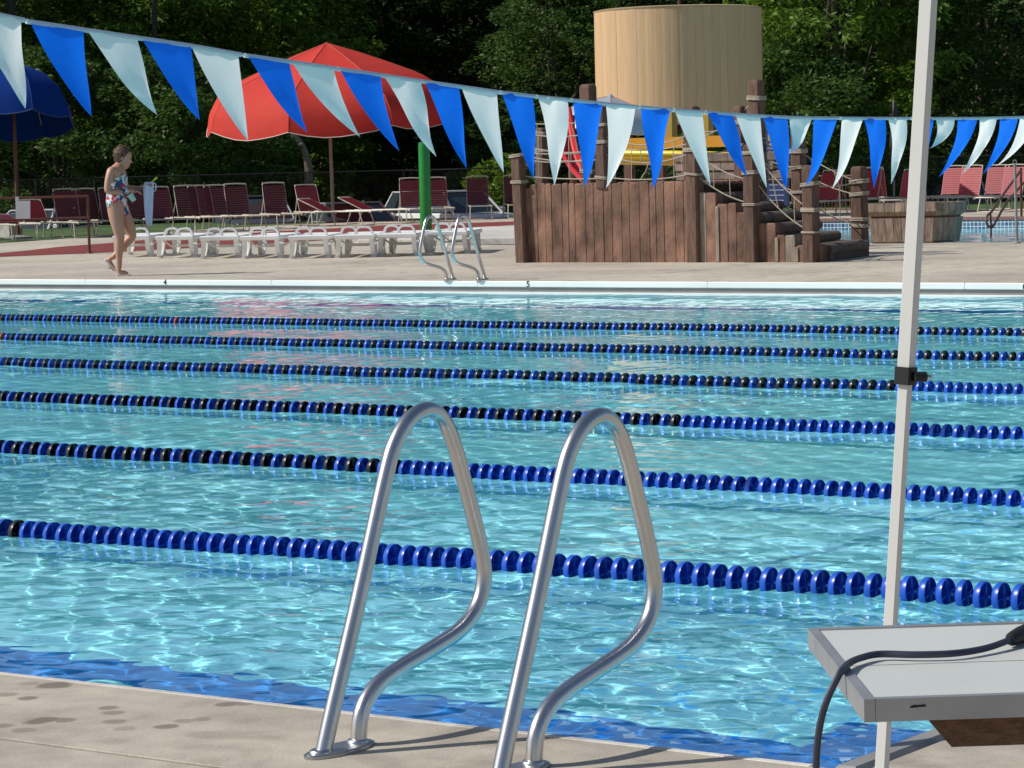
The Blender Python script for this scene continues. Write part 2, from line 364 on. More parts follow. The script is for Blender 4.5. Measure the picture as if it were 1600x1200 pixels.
MB().box((-9, JY, -.03), (42, .012, .052)).build('joint_filler', joint_m, near)
side = empty('side_deck'); struct(side, 'tan concrete deck at the end of the lanes, under the folding table')
for (y0, y1) in ((PY0, 8.3), (8.3, 11.3), (11.3, 14.3), (14.3, 20.3), (20.3, 26.5)):
    for (x0, x1) in ((-2.9, .9), (.9, 6)): cslab('slab', x0, x1, y0, y1, deck_near_m, side)
MB().box((1.5, 15.9, -.4), (8.9, 21.2, .18)).build('slab_bed', deck_near_m, side)
struct(MB().cbox((-3.0, PY0+.004, -.09), (-2.9, 26.45, .0), .03).build('end_coping', gutter_grey), 'grey rounded coping along the end wall of the pool')

far = empty('far_deck'); struct(far, 'wide pale concrete deck on the far side of the pool')
P2X0, P2X1, P2Y0, P2Y1 = -30.5, 6.0, 38.6, 53.4           # second pool
xs = [-40, -36, -33, -30, -27, -24, -21, -18, -15, -12, -9, -4, 2, 8, 14]
ysd = [26.56, 29.6, 32.6, 35.6, 38.6]
for i in range(len(xs)-1):
    for j in range(len(ysd)-1): cslab('slab', xs[i], xs[i+1], ysd[j], ysd[j+1], deck_m, far, ch=.008)
MB().box((-18, 32.6, -.4), (64, 12, .18)).build('slab_bed', deck_m, far)
dpx = [gp(1060, 331), gp(1000, 333), gp(810, 338.5), (gp(600, 345.5)), gp(440, 351.5), gp(300, 359.5), gp(100, 373), gp(-20, 381.5)]
dp = [(P2X0, 38.6), (P2X0, 62)]+[(p.x, p.y) for p in dpx if p.x < P2X0-.2]; dp.append((dp[-1][0]-3, 38.6)) if dp[-1][1] > 38.6 else None
MB().prism(dp, -.3, -.001, 'xy').build('deck_sheet', deck_m, far)
slab('deck_sheet', P2X0, 20, P2Y1, 62, -.3, -.001, deck_m, far)
slab('deck_sheet', P2X1, 20, 38.6, P2Y1, -.3, -.001, deck_m, far)
slab('deck_sheet', -40, PX0-.06, 4.8, 26.5, -.3, -.001, deck_m, far)
redpx = [(-60, 404), (60, 399), (139, 396), (200, 393), (400, 382), (560, 372), (690, 364), (812, 358), (960, 350), (960, 337), (810, 346), (700, 349.5), (600, 352.5), (520, 357), (440, 361), (350, 367), (250, 373), (170, 380), (92, 386), (40, 392), (-60, 401)]
struct(MB().add([(*gp(x, y)[:2], .004) for x, y in redpx], [tuple(range(len(redpx)))]).build('red_pavement', redpave_m), 'dull red painted paving strip behind the white loungers')
# low white curb of the splash pad
cb = [gp(560, 385), gp(1010, 379), gp(1010, 352), gp(812, 359), gp(690, 366), gp(560, 376)]
struct(MB().prism([(p.x, p.y) for p in cb], 0.001, .10, 'xy').build('splash_curb', deck_light), 'low whitish concrete curb beside the timber play steps')

# ------------------------------------------------------------------ the lap pool
pool = empty('lap_pool'); struct(pool, 'lap pool shell with pale blue plaster and navy lane stripes')
def quad(name, v, m, parent=None): return MB().add(v, [(0, 1, 2, 3)]).build(name, m, parent)
FZ = -1.15
fl = quad('pool_floor', [(PX0-.2, PY0-.2, FZ), (PX1+.2, PY0-.2, FZ), (PX1+.2, PY1+.2, FZ), (PX0-.2, PY1+.2, FZ)], plaster_m, pool)
wl = [slab('pool_wall', PX0-.2, PX1+.02, PY0-.2, PY0, FZ, -.05, plaster_m, pool), slab('pool_wall', PX0-.2, PX1+.02, PY1+.02, PY1+.2, FZ, -.15, plaster_m, pool),
      slab('pool_wall', PX1, PX1+.2, PY0, PY1+.2, FZ, -.09, plaster_m, pool), slab('pool_wall', PX0-.2, PX0, PY0, PY1+.2, FZ, -.05, plaster_m, pool)]
st = []
for Y in (6.86, 24.9):
    st.append(slab('lane_stripe', PX0+1.6, PX1-1.0, Y-.18, Y+.18, FZ+.001, FZ+.006, lanetile_m, pool))
    st.append(slab('lane_stripe', PX1-1.0, PX1-.7, Y-.5, Y+.5, FZ+.001, FZ+.006, lanetile_m, pool))
    st.append(slab('wall_target', PX1-.006, PX1-.001, Y-.16, Y+.16, FZ+.3, -.3, lanetile_m, pool))
for o in [fl]+wl+st: o.cycles.is_caustics_receiver = True
# waves as real relief
rw = np.random.default_rng(3); waves = []
for i in range(58):
    lam = .065*(1.066**i); th = rw.uniform(0, 2*math.pi) if i % 2 else rw.normal(.9, .6)
    waves.append((2*math.pi/lam*math.cos(th), 2*math.pi/lam*math.sin(th), rw.uniform(0, 6.28), .0017*lam**.98*(1.35 if lam < .24 else .78 if lam < .55 else .78*(.55/lam)**.8)))
def wave_z(X, Y, k=1.0):
    Z = np.zeros(X.shape)
    for a, b, p, A in waves: Z += A*k*np.sin(a*X+b*Y+p)
    env = .75+.35*np.sin(.55*X+.4*Y+1)*np.sin(.35*X-.62*Y+2)
    return Z*env
def water_grid(name, xs, ys, z, k):
    X, Y = np.meshgrid(xs, ys); Z = z+wave_z(X, Y, k); n, mm = X.shape; v = np.stack([X, Y, Z], -1).reshape(-1, 3)
    i = np.arange((n-1)*(mm-1)); r = i//(mm-1); c = i % (mm-1); a = r*mm+c
    o = npmesh(name, v, np.stack([a, a+1, a+mm+1, a+mm], -1), water_m, True); o.cycles.is_caustics_caster = True; return o
ys = [PY0+.0]
while ys[-1] < PY1-.02: ys.append(ys[-1]+max(.018, .0034*(ys[-1]-2)))
ys[-1] = PY1+.01
xw = np.concatenate([np.arange(PX0, -14, .045), np.arange(-14, PX1, .027), [PX1]])
wt = water_grid('water', xw, np.array(ys), WZ, 1.0); struct(wt, 'rippled turquoise water of the lap pool')

# far gutter: white coping face, grey channel, white lip
gut = empty('far_gutter'); struct(gut, 'white coping face and grey overflow channel on the far pool wall')
x = PX0-.06
while x < 6:
    x2 = min(x+3.05, 6.2); MB().cbox((x+.003, PY1, -.068), (x2-.003, PY1+.055, -.002), .008).build('coping', gutter_white, gut); x = x2
slab('channel', PX0, 6, PY1+.03, PY1+.19, -.3, -.07, gutter_grey, gut)
slab('gutter_lip', PX0, 6, PY1-.03, PY1+.028, WZ-.06, WZ+.012, gutter_white, gut)
def text_obj(t, size, m, parent, loc, rot):
    c = bpy.data.curves.new('digit', 'FONT'); c.body = t; c.size = size; c.extrude = .0008; c.offset = .0012; c.align_x = 'CENTER'; c.materials.append(m)
    o = bpy.data.objects.new('depth_number', c); COL.objects.link(o); o.location = loc; o.rotation_euler = rot; o.parent = parent; return o
for t, px in (('4', 258), ('5', 825), ('6', 1601)):
    p = onY(px, 441, PY1-.0025); text_obj(t, .098, number_m, gut, (p.x, PY1-.003, -.064), (math.pi/2, 0, 0))

# second pool at the back right
p2 = empty('back_pool'); struct(p2, 'smaller leisure pool with a blue tiled waterline at the back right')
o = quad('pool_floor', [(P2X0, P2Y0, -1.2), (P2X1, P2Y0, -1.2), (P2X1, P2Y1+.3, -1.2), (P2X0, P2Y1+.3, -1.2)], plaster_m, p2); o.cycles.is_caustics_receiver = True
slab('pool_wall', P2X0, P2X1, P2Y1, P2Y1+.2, -1.2, -.305, plaster_m, p2); slab('tile_band', P2X0, P2X1, P2Y1-.01, P2Y1+.2, -.30, -.045, tile_m, p2)
slab('pool_wall', P2X0, P2X1, P2Y0-.2, P2Y0, -1.2, -.31, plaster_m, p2); slab('pool_wall', P2X0-.2, P2X0, P2Y0, P2Y1, -1.2, -.31, plaster_m, p2); slab('pool_wall', P2X1, P2X1+.2, P2Y0, P2Y1, -1.2, -.31, plaster_m, p2)
slab('coping', P2X0, P2X1, P2Y1-.03, P2Y1+.25, -.042, .02, mat('dusky_red_coping', (.22, .10, .09), .7, var=.15), p2)
w2 = water_grid('water', np.arange(P2X0, P2X1+.1, .12), np.arange(P2Y0, P2Y1, .1), -.20, .8); struct(w2, 'calm blue-green water of the smaller back pool')

# ------------------------------------------------------------------ lane ropes
def float_mesh(name, m, n=20, spokes=True):
    b = MB(); R = .051
    b.lathe([(.009, -.026), (.011, -.012), (.030, -.009), (.044, -.004), (R, .004), (R, .021), (R-.003, .0225), (R-.0045, .008), (.036, .001), (.010, -.003), (.009, .034)], n=n, axis='x', cap=False)
    if spokes:
        for k in range(4):
            a = math.pi/4*0+k*math.pi/2+.12; c, s_ = math.cos(a), math.sin(a)
            q = [(.000, .009), (.021, .009), (.021, R-.004), (.000, R-.006)]; t = .0012
            v = [(x_, c*r-s_*sg*t, s_*r+c*sg*t) for sg in (-1, 1) for x_, r in q]
            b.add(v, [(0, 1, 2, 3), (7, 6, 5, 4), (1, 5, 6, 2)])
    o = b.build(name, m, smooth=True); me = o.data; bpy.data.objects.remove(o); return me
fm = {True: float_mesh('float_blue', blue_plastic), False: float_mesh('float_black', black_plastic)}
fml = {True: float_mesh('float_blue_small', blue_plastic, 12, False), False: float_mesh('float_black_small', black_plastic, 12, False)}
red_float = mat('faded_red_plastic', (.30, .05, .035), .4)
fred = fml[True].copy(); fred.materials[0] = red_float
ordn = ['nearest to the foreground rails', 'second from the near side, behind the nearest rope', 'third counted from the near side', 'fourth counted from the near side', 'fifth counted from the near side, next to the farthest', 'farthest away, closest to the far pool wall']
XB = -8.28; PITCH = .0652; bcount = 0
for k in range(6):
    Y0 = 8.236+k*2.506
    root = empty('lane_rope', (PX1, Y0, WZ)); tag(root, 'blue and black disc lane rope '+ordn[k], 'lane rope', 'lane ropes floating across the pool')
    xl = onY(0, 600, Y0).x-1.2; xr = min(onY(1600, 600, Y0).x+1.0, PX1-.1)
    ph = random.uniform(0, .06); X = PX1-.12-ph; idx = 0; rest = MB(); restb = MB(); rp = []
    def zz(X, Y):
        lift = max(0, (X+8)/5)*.020 if k == 0 else 0
        return .012+lift+.35*float(wave_z(np.array([X]), np.array([Y]))[0])
    def yy(X): return (.055*max(0, min(1, (X+8)/4)) if k == 0 else 0)+.006*math.sin(X*.7+k)+.003*math.sin(X*2.3+2*k)
    while X > PX0+.1:
        blue = (X > XB) or (idx % 2 == 0)
        Y = Y0+yy(X); z = zz(X, Y)
        if xl < X < xr:
            me = (fm if k < 3 else fml)[blue]
            if k == 5 and abs(X-onY(277, 500, Y0).x) < PITCH*.5 or k == 4 and abs(X-onY(5, 530, Y0).x) < PITCH*.5: me = fred
            o = inst('float', me, root, (X-PX1, Y-Y0, z)); o.rotation_euler = (random.uniform(0, 6.28) if k > 0 else random.uniform(-.25, .25), random.uniform(-.05, .05), random.uniform(-.06, .06))
        else:
            (rest if blue else restb).lathe([(.012, -.024), (.044, -.004), (.048, .006), (.048, .024), (.012, .024)], (X-PX1, Y-Y0, z), 7, 'x')
        if idx % 4 == 0: rp.append((X-PX1, Y-Y0, z))
        X -= PITCH; idx += 1
    if rest.v: o = rest.build('outer_floats', blue_plastic, root); o['kind'] = 'stuff'
    if restb.v: o = restb.build('outer_black_floats', black_plastic, root); o['kind'] = 'stuff'
    MB().tube([(0, 0, .06)]+rp+[(PX0-PX1, 0, .02)], .005, 5).build('rope', tape, root)

# ------------------------------------------------------------------ pennant line across the pool
pen = [(-62, -54, 33-87, (-50, 150), 0), (-45, 10, 33, (40, 170), 1), (46, 34, 130, (143, 182), 0), (135, 47, 215, (246, 180), 1), (221, 60, 297, (312, 188), 0), (300, 72, 373, (388, 221), 1), (386, 86, 452, (480, 207), 0), (456, 97, 522, (563, 214), 1),
       (530, 108, 594, (624, 236), 0), (598, 118, 656, (682, 245), 1), (663, 128, 718, (729, 263), 0), (722, 136, 776, (787, 270), 1), (784, 144, 833, (834, 280), 0), (841, 151, 888, (866, 290), 1), (895, 156, 942, (913, 292), 0),
       (947, 162, 994, (947, 294), 1), (1001, 167, 1047, (1020, 295), 0), (1055, 171, 1097, (1110, 290), 1), (1104, 175, 1146, (1168, 277), 0), (1150, 178, 1187, (1198, 294), 1), (1192, 181, 1231, (1229, 297), 0), (1233, 183, 1268, (1232, 240), 1),
       (1271, 184, 1308, (1258, 292), 0), (1315, 184, 1348, (1300, 295), 1), (1350, 184, 1384, (1365, 295), 0), (1388, 184, 1417, (1392, 288), 1), (1426, 184, 1459, (1432, 275), 0), (1462, 184, 1493, (1452, 232), 1), (1496, 184, 1527, (1466, 277), 0),
       (1529, 184, 1558, (1503, 272), 1), (1561, 183, 1592, (1535, 272), 0), (1595, 182, 1624, (1556, 260), 1), (1627, 180, 1655, (1600, 262), 0), (1658, 178, 1685, (1640, 262), 1)]
def rope_y(x):
    P = [(-100, 4), (0, 21), (46, 33), (133, 46), (220, 59), (300, 71), (385, 86), (456, 96), (530, 107), (598, 117), (665, 127), (722, 135), (786, 144), (842, 150.5), (896, 156), (947, 161.5), (1003, 166.5), (1055, 171), (1104, 174.5), (1150, 178), (1190, 180.5), (1232, 182.5), (1270, 183.5), (1350, 184), (1450, 184.2), (1530, 184), (1595, 182.5), (1700, 178)]
    return float(np.interp(x, [p[0] for p in P], [p[1] for p in P]))
PXX = -8.0
pl = empty('pennant_line', (PXX, 12, 1.6)); tag(pl, 'string of blue and white triangular pennants sagging across the pool', 'pennant line')
off = Vector((PXX, 12, 1.6)); line = []
for i in range(-90, 1720, 30): line.append(onX(i, rope_y(i), PXX)-off)
b0 = line[0]; e0 = line[-1]
yl = (-1.5, 5.2-12); line = [Vector((0, 4.6-12, 2.35-1.6)), Vector((0, (4.6-12+b0.y)/2, (.75+b0.z)/2-.03))]+line+[Vector((0, 19.5-12, .10)), Vector((0, 23-12, .42)), Vector((0, 27.4-12, .95))]
MB().tube(line, .0042, 5).build('line', tape, pl, smooth=True)
for (xa, _, xb, tip, wht) in pen:
    A = onX(xa, rope_y(xa)+1, PXX)-off; B = onX(xb, rope_y(xb)+1, PXX)-off; M_ = (A+B)/2; Lf = .455
    # the tip lies on its sight line at the flag's own length from the rope
    d = _ray(*tip).normalized(); c = Vector((0, 0, CAMH))-off-M_; bq = c.dot(d); disc = bq*bq-(c.length_squared-Lf*Lf)
    t = -bq-math.sqrt(disc) if disc > 0 else -bq
    T = M_+c+d*t
    ctrl = M_*.45+T*.55+Vector((0, 0, -.05)); ctrl.y = M_.y*.72+T.y*.28; ctrl.x = M_.x*.55+T.x*.45
    b = MB(); n = 12; nw = 5; nt_ = random.uniform(-.012, .012); v = []
    for j in range(n+1):
        s_ = j/n
        cen = M_*(1-s_)**2+ctrl*2*s_*(1-s_)+T*s_*s_; hw = (B-A)*.5*(1-s_)
        for q in range(nw):
            u = (q/(nw-1))*2-1; p = cen+hw*u; p = p+Vector((nt_*1.4*math.sin(s_*6+u*3)*(1-s_)+.016*math.cos(u*1.5)*(1-s_)*s_*3+.004*math.sin(u*7+s_*4+xa)*(1-s_), 0, 0)); v.append(p)
    f = [(j*nw+q, j*nw+q+1, (j+1)*nw+q+1, (j+1)*nw+q) for j in range(n) for q in range(nw-1)]
    b.add(v, f); o = b.build('pennant', flag_white if wht else flag_blue, pl, smooth=True)
    if wht: o['label'] = 'white pennant'
    else: o['label'] = 'blue pennant'
    # folded header tape over the rope
    Ad = (B-A).normalized()*.008
    b = MB(); b.tube([A-Ad*2, A*.5+B*.5, B+Ad*2], .0105, 6); b.build('flag_header', tape, pl, smooth=True)
# poles that carry the line on both decks
for (Y, h, lab) in ((4.6, 2.36, 'steel post holding the near end of the pennant line, left of the picture'), (27.4, 2.57, 'steel post holding the far end of the pennant line, right of the picture')):
    pp_ = empty('pennant_post', (PXX, Y, 0)); tag(pp_, lab, 'post')
    MB().tube([(0, 0, 0), (0, 0, h)], .024, 10).build('tube', steel_dull, pp_, smooth=True); MB().lathe([(.07, .002), (.06, .012), (.03, .03)], n=14).build('flange', steel_dull, pp_)

# ------------------------------------------------------------------ grab rails
prof = [(4.905, -.02), (4.953, .095), (5.057, .33), (5.170, .60), (5.212, .675), (5.268, .722), (5.335, .738), (5.392, .712), (5.436, .645), (5.482, .53), (5.527, .405), (5.543, .325), (5.515, .255), (5.443, .207), (5.330, .178), (5.205, .152), (5.110, .122), (5.055, .07), (5.040, -.02)]
def grab_rail(loc, flip, label, group):
    root = empty('grab_rail', loc, math.pi if flip else 0); tag(root, label, 'grab rail', group)
    pts = spline([(0, y-4.905, z) for y, z in prof], 5)
    MB().tube(pts, .0192, 14).build('rail', steel, root, smooth=True)
    b = MB(); n = 24; ring = []
    for k in range(n):
        a = 2*math.pi*k/n; ring.append((.046*math.cos(a), .068+(.068+.046)*math.sin(a)))
    b.prism(ring, 0.0005, .006, 'xy'); b.prism([(x_*.86, .068+(y_-.068)*.93) for x_, y_ in ring], .006, .009, 'xy'); b.build('flange', steel_dull, root)
    for y_ in (0, .135): MB().lathe([(.026, .008), (.025, .013), (.021, .016)], (0, y_, 0), 14).build('collar', steel, root, smooth=True)
    return root
grab_rail((-4.02, 4.905, 0), False, 'left of the two big stainless steel grab rails on the near deck', 'stainless grab rails on the near deck')
grab_rail((-3.537, 4.905, 0), False, 'right of the two big stainless steel grab rails on the near deck', 'stainless grab rails on the near deck')
a = gp(709, 436); b_ = gp(761, 436)
grab_rail((a.x, a.y, 0), True, 'left of the two small steel grab rails across the pool', 'steel grab rails on the far deck')
grab_rail((b_.x, a.y, 0), True, 'right of the two small steel grab rails across the pool', 'steel grab rails on the far deck')

# ------------------------------------------------------------------ canopy leg, table, cable
base = gp(1376, 1232); D = math.hypot(base.x, base.y)
top = atD(1452, -20, D+.02); mid = atD(1425, 588, D)
cl = empty('canopy_leg', base); tag(cl, 'leaning white square canopy pole with black clamp at the right', 'canopy leg')
ax = (top-base).normalized(); side_ = ax.cross(Vector((-_F.x, -_F.y, 0)).normalized()).normalized(); fw = side_.cross(ax)
Mx = Matrix((side_, fw, ax)).transposed()
rot = Matrix.Rotation(math.radians(33), 3, 'Z')
def sq(s0, s1, wd, name, m, parent, ch=.12):
    pts = []
    for (u, v) in ((-1, -1+ch), (-1+ch, -1), (1-ch, -1), (1, -1+ch), (1, 1-ch), (1-ch, 1), (-1+ch, 1), (-1, 1-ch)): pts.append((u*wd/2, v*wd/2))
    b = MB(); v = [Mx@(rot@Vector((p[0], p[1], s))) for s in (s0, s1) for p in pts]
    n = 8; b.add(v, [tuple(range(n))[::-1], tuple(range(n, 2*n))]+[(i, (i+1) % n, n+(i+1) % n, n+i) for i in range(n)])
    return b.build(name, m, parent)
hm = (mid-base).length
sq(.004, hm+.05, .0225, 'lower_tube', pole_white, cl); sq(hm-.004, hm+2.2, .0285, 'upper_tube', pole_white, cl)
sq(0, .006, .09, 'foot_plate', pole_white, cl)
c_ = sq(hm-.018, hm+.018, .037, 'clamp', rubber_m, cl, .2)
kp = Mx@Vector((.014, .02, hm)); dirk = (side_*.9+fw*-.25).normalized()
MB().tube([kp, kp+dirk*.026], .0105, 12).build('clamp_knob', rubber_m, c_, smooth=True)
MB().tube([kp+dirk*.026, kp+dirk*.038], .0045, 8).build('clamp_pin', steel, c_, smooth=True)

TZ = .72
A = gp(1262, 981, TZ); Bc = gp(1350, 1093, TZ); E = gp(1600, 970, TZ)
ex = (E-A).normalized(); eyv = (Bc-A); wlen = abs(eyv.dot(ex.cross(Vector((0, 0, 1)))))
tb = empty('folding_table', (A.x, A.y, 0)); tag(tb, 'narrow grey-white folding table with aluminium rim beside the canopy pole', 'table')
def tp(u, v, z): p = ex*u+eyv*v; return (p.x, p.y, z)
def tbox(name, u0, u1, v0, v1, z0, z1, m):
    v = [tp(u, v_, z) for z in (z0, z1) for u, v_ in ((u0, v0), (u1, v0), (u1, v1), (u0, v1))]
    return MB().add(v, [(3, 2, 1, 0), (4, 5, 6, 7), (0, 1, 5, 4), (1, 2, 6, 5), (2, 3, 7, 6), (3, 0, 4, 7)]).build(name, m, tb)
LT = 1.25
tbox('tabletop', .012, LT-.012, .026, .548, TZ-.016, TZ-.002, table_top_m); tbox('tabletop', .012, LT-.012, .555, .974, TZ-.016, TZ-.002, table_top_m)
for args in ((0, .012, .0, 1.0), (LT-.012, LT, .0, 1.0)): tbox('rim', *args, TZ-.025, TZ, table_rim_m)
tbox('rim', .0125, LT-.0125, 0, .025, TZ-.025, TZ, table_rim_m); tbox('rim', .0125, LT-.0125, .975, 1.0, TZ-.025, TZ, table_rim_m)
tbox('seam', .0125, LT-.0125, .5485, .5545, TZ-.02, TZ-.004, rubber_m)
for (px, py, wd, hg) in ((1431, 1098, .009, .0008), (1424, 1099, .004, .0006)):
    p_ = gp(px, py, TZ-.008); q_ = (p_-Vector((A.x, A.y, 0)))
    fr_ = Vector(tp(0, 1.0, 0)) if px > 1350 else None
    if fr_:
        u_s = q_.dot(ex)-fr_.dot(ex); v = [tp(u_s-wd, 1.0012, TZ-.010-hg), tp(u_s+wd, 1.0012, TZ-.009-hg), tp(u_s+wd*.8, 1.0012, TZ-.008+hg), tp(u_s-wd*.5, 1.0012, TZ-.009+hg)]
        MB().add(v, [(0, 1, 2, 3)]).build('scuff_mark', rubber_m, tb)
ub = .07; v = []
Pw = [tp(ub, .93, TZ-.026), tp(LT-.1, .93, TZ-.026), tp(LT-.1, .93, TZ-.062), tp(ub+.03, .93, TZ-.062)]
Pv = [tp(ub, .80, TZ-.026), tp(LT-.1, .80, TZ-.026), tp(LT-.1, .80, TZ-.062), tp(ub+.03, .80, TZ-.062)]
MB().add(Pw+Pv, [(0, 1, 2, 3), (7, 6, 5, 4), (0, 4, 5, 1), (1, 5, 6, 2), (2, 6, 7, 3), (3, 7, 4, 0)]).build('under_board', cordwood_m, tb)
for u in (.42, LT-.2):
    for v_ in (.12, .86): MB().tube([tp(u, v_, TZ-.03), tp(u, v_, 0)], .012, 8).build('leg', grey_metal, tb)
cz = TZ+.0055
cp = [gp(1600, 990, cz+.004), gp(1580, 999, cz+.003), gp(1540, 1013, cz), gp(1490, 1021, cz), gp(1430, 1023, cz), gp(1375, 1022, cz), gp(1345, 1028, cz), gp(1327, 1036, cz), gp(1316, 1047, cz)]
e1 = cp[-1]; Dh = math.hypot(e1.x, e1.y)
cp += [atD(1307, 1062, Dh-.012), atD(1293, 1092, Dh-.02), atD(1283, 1125, Dh-.02), atD(1277, 1165, Dh-.02), atD(1275, 1215, Dh-.02), atD(1274, 1320, Dh-.03)]
q = cp[-1]; cp += [Vector((q.x-.02, q.y-.02, .12)), Vector((q.x-.03, q.y-.08, .02)), Vector((q.x+.1, q.y-.3, .006)), Vector((q.x+.6, q.y-.5, .006))]
cbl = empty('power_cable', e1); tag(cbl, 'dark flexible cable lying across the table and hanging off its edge', 'cable')
MB().tube(spline([p-e1 for p in cp], 5), .0042, 8).build('cord', cable_m, cbl, smooth=True)
d0 = (cp[0]-cp[1]).normalized(); P0 = cp[1]-e1
MB().tube([P0-d0*.004, P0+d0*.002, P0+d0*.03, P0+d0*.12], [.0055, .0085, .0105, .0105], 12).build('connector', rubber_m, cbl, smooth=True)

# ------------------------------------------------------------------ timber play steps (dock) on the far deck
DY = 31.62; DBK = 33.62
dock = empty('play_dock', (-20, DY, 0)); tag(dock, 'brown timber-look play platform with steps, posts and rope nets', 'play structure')
O = Vector((-20, DY, 0))
def X_(px, py=350): return onY(px, py, DY).x-O.x
def Z_(px, py): return onY(px, py, DY).z
segs = [(818, 1077, None), (1090, 1121, 301), (1122, 1152, 318), (1152, 1183, 333), (1183, 1214, 349), (1214, 1244, 367), (1245, 1283, 382)]
ztops = []
for i, (xa, xb, y) in enumerate(segs):
    x0, x1 = X_(xa), X_(xb)
    if i == 0:
        x1 = X_(1090); edges = [x0]
        while edges[-1] < x1-.16: edges.append(edges[-1]+random.choice((.10, .12, .13, .155, .17)))
        edges.append(x1); zt = 1.045
    else:
        n = 2 if x1-x0 > .2 else 1; edges = [x0, x0+(x1-x0)*random.uniform(.42, .58), x1] if n == 2 else [x0, x1]; zt = Z_((xa+xb)/2, y)
    ztops.append((x0, x1, zt))
    for j in range(len(edges)-1):
        a_, b_ = edges[j]+.001, edges[j+1]-.001; h = zt+random.uniform(-.010, .008)
        if i == 0 and j == 0: h -= .06
        yo = random.uniform(-.004, .004); bb = MB()
        # plank with a rounded head and slightly uneven face
        ch = .025
        b2 = [(a_, 0), (b_, 0), (b_+random.uniform(-.004, .004), h-ch), (b_-ch*.7, h), (a_+ch*.7, h+random.uniform(-.006, .006)), (a_, h-ch)]
        n_ = len(b2); v = [(p[0], yo-.022, p[1]) for k, p in enumerate(b2)]+[(p[0]*.93+(a_+b_)/2*.07, yo-.030, p[1] if p[1] == 0 else p[1]-.015) for p in b2]+[(p[0], .16, p[1]) for p in b2]
        f = [tuple(range(n_, 2*n_))]
        for k in range(n_): l = (k+1) % n_; f += [(k, l, n_+l, n_+k), (k, l, 2*n_+l, 2*n_+k)]
        f += [tuple(range(2*n_, 3*n_))]
        pale = (i > 0 and j == 0 and i in (1, 3, 4, 5)) and False
        bb.add(v, f); bb.build('plank', plank_m if (i == 0 or random.random() > .06) else plank_pale, dock)
    # pale worn edging post beside some steps
    if i in (2, 4, 5, 6):
        bb = MB(); bb.cbox((x0-.012, -.045, 0), (x0+.032, .0, zt-.03), .012); bb.build('edge_strip', plank_pale, dock)
# solid core, treads (logs running away from the camera), deck boards
core = MB(); core.box(((ztops[0][0]+ztops[0][1])/2, 1.05, .49), (ztops[0][1]-ztops[0][0]-.02, 1.75, .98))
core.v = [(x-.235*max(0, y), y, z) for x, y, z in core.v]; core.build('core', tread_m, dock)
for i, (x0, x1, zt) in enumerate(ztops):
    if i == 0:
        y = .165; k = 0
        while y < 1.95:
            MB().cbox((x0+.005, y, .981), (x1+.02, y+.13, 1.03+random.uniform(-.006, .006)), .014).build('deck_board', plank_m, dock); y += .137
    else:
        xe = x1+(.0 if i < 6 else .06)
        sc_ = MB().box(((x0+xe)/2, 1.05, (zt-.13)/2), (xe-x0-.012, 1.72, zt-.13)); sc_.v = [(x-.235*y, y, z) for x, y, z in sc_.v]; sc_.build('step_core', tread_m, dock)
        xa = x0-.02
        y = .165
        for seg in range(3):
            y2 = y+.59; rr = .062
            pts = [(xa+.03+.02, 0)]; r = MB(); z0 = zt-.125; z1 = zt-.006; xl_, xr_ = xa+.02, xe+.035
            prof_ = [(xl_, z0), (xr_-.02, z0), (xr_, z0+.03), (xr_+.004, z1-.04), (xr_-.03, z1-.004), (xr_-.07, z1+.004), (xl_, z1)]
            r.prism(prof_, y+.004, y2-.004, 'xz'); r.v = [(x-.235*y_, y_, z) for x, y_, z in r.v]; r.build('tread', tread_m, dock, smooth=True); y = y2
# back wall courses behind the platform
for r_ in range(3):
    z0 = 1.03+r_*.125; x = ztops[0][0]+1.15; yb = 2.02-.02*r_
    while x < ztops[0][1]+.1-.15*r_:
        x2 = x+random.uniform(.22, .5); MB().cbox((x+.004, yb, z0), (x2-.004, yb+.5, z0+.12), .012).build('stone_block', mat('grey_brown_cast_block', (.22, .175, .15), .9, var=.35, scale=6, bump=1, bscale=14, objvar=.2), dock); x = x2
MB().box((-1.25, 2.28, .5), (2.7, .46, 1.0)).build('back_wall', tread_m, dock)

def post(x0, x1, y, zt, zb=0, wraps=(), lean=0, name='post'):
    b = MB(); w_ = (x1-x0)/2; cx = (x0+x1)/2; ch = w_*.25
    def ring(z, k, dx): return [(cx+dx+u*w_*k, y+v_*w_*k, z) for u, v_ in ((-1, -.75), (-.75, -1), (.75, -1), (1, -.75), (1, .75), (.75, 1), (-.75, 1), (-1, .75))]
    v = []; L_ = [(zb, 1), (zb+(zt-zb)*.5, .96), (zt-.05, .93), (zt-.015, .85), (zt, .6)]
    for z, k in L_: v += ring(z, k, lean*(z-zb))
    f = [tuple(range(8))[::-1], tuple(range(32, 40))]
    for l in range(4):
        for i in range(8): j = (i+1) % 8; f.append((l*8+i, l*8+j, l*8+8+j, l*8+8+i))
    b.add(v, f); o = b.build(name, post_wood, dock)
    for z in wraps:
        nw_ = random.choice((2, 3, 3, 4)); tl_ = random.uniform(-.012, .012)
        for q in range(nw_):
            rr = w_*(1.09+random.uniform(0, .05)); dz = (q-1)*.014+random.uniform(-.004, .004)
            pts = [(cx+lean*(z-zb)+rr*c, y+rr*s_, z+dz+tl_*c+.004*s_) for c, s_ in [(math.cos(t)/max(abs(math.cos(t)), abs(math.sin(t)))**.7, math.sin(t)/max(abs(math.cos(t)), abs(math.sin(t)))**.7) for t in np.linspace(0, 2*math.pi, 16, endpoint=False)]]
            MB().tube(pts, .0072, 5, closed=True).build('rope_wrap', rope_m, o, smooth=True)
    return o
Zf = lambda px, py: Z_(px, py)
post(X_(812), X_(828), -.05, Zf(815, 240), 0, (Zf(815, 243), Zf(815, 284)), -.035)
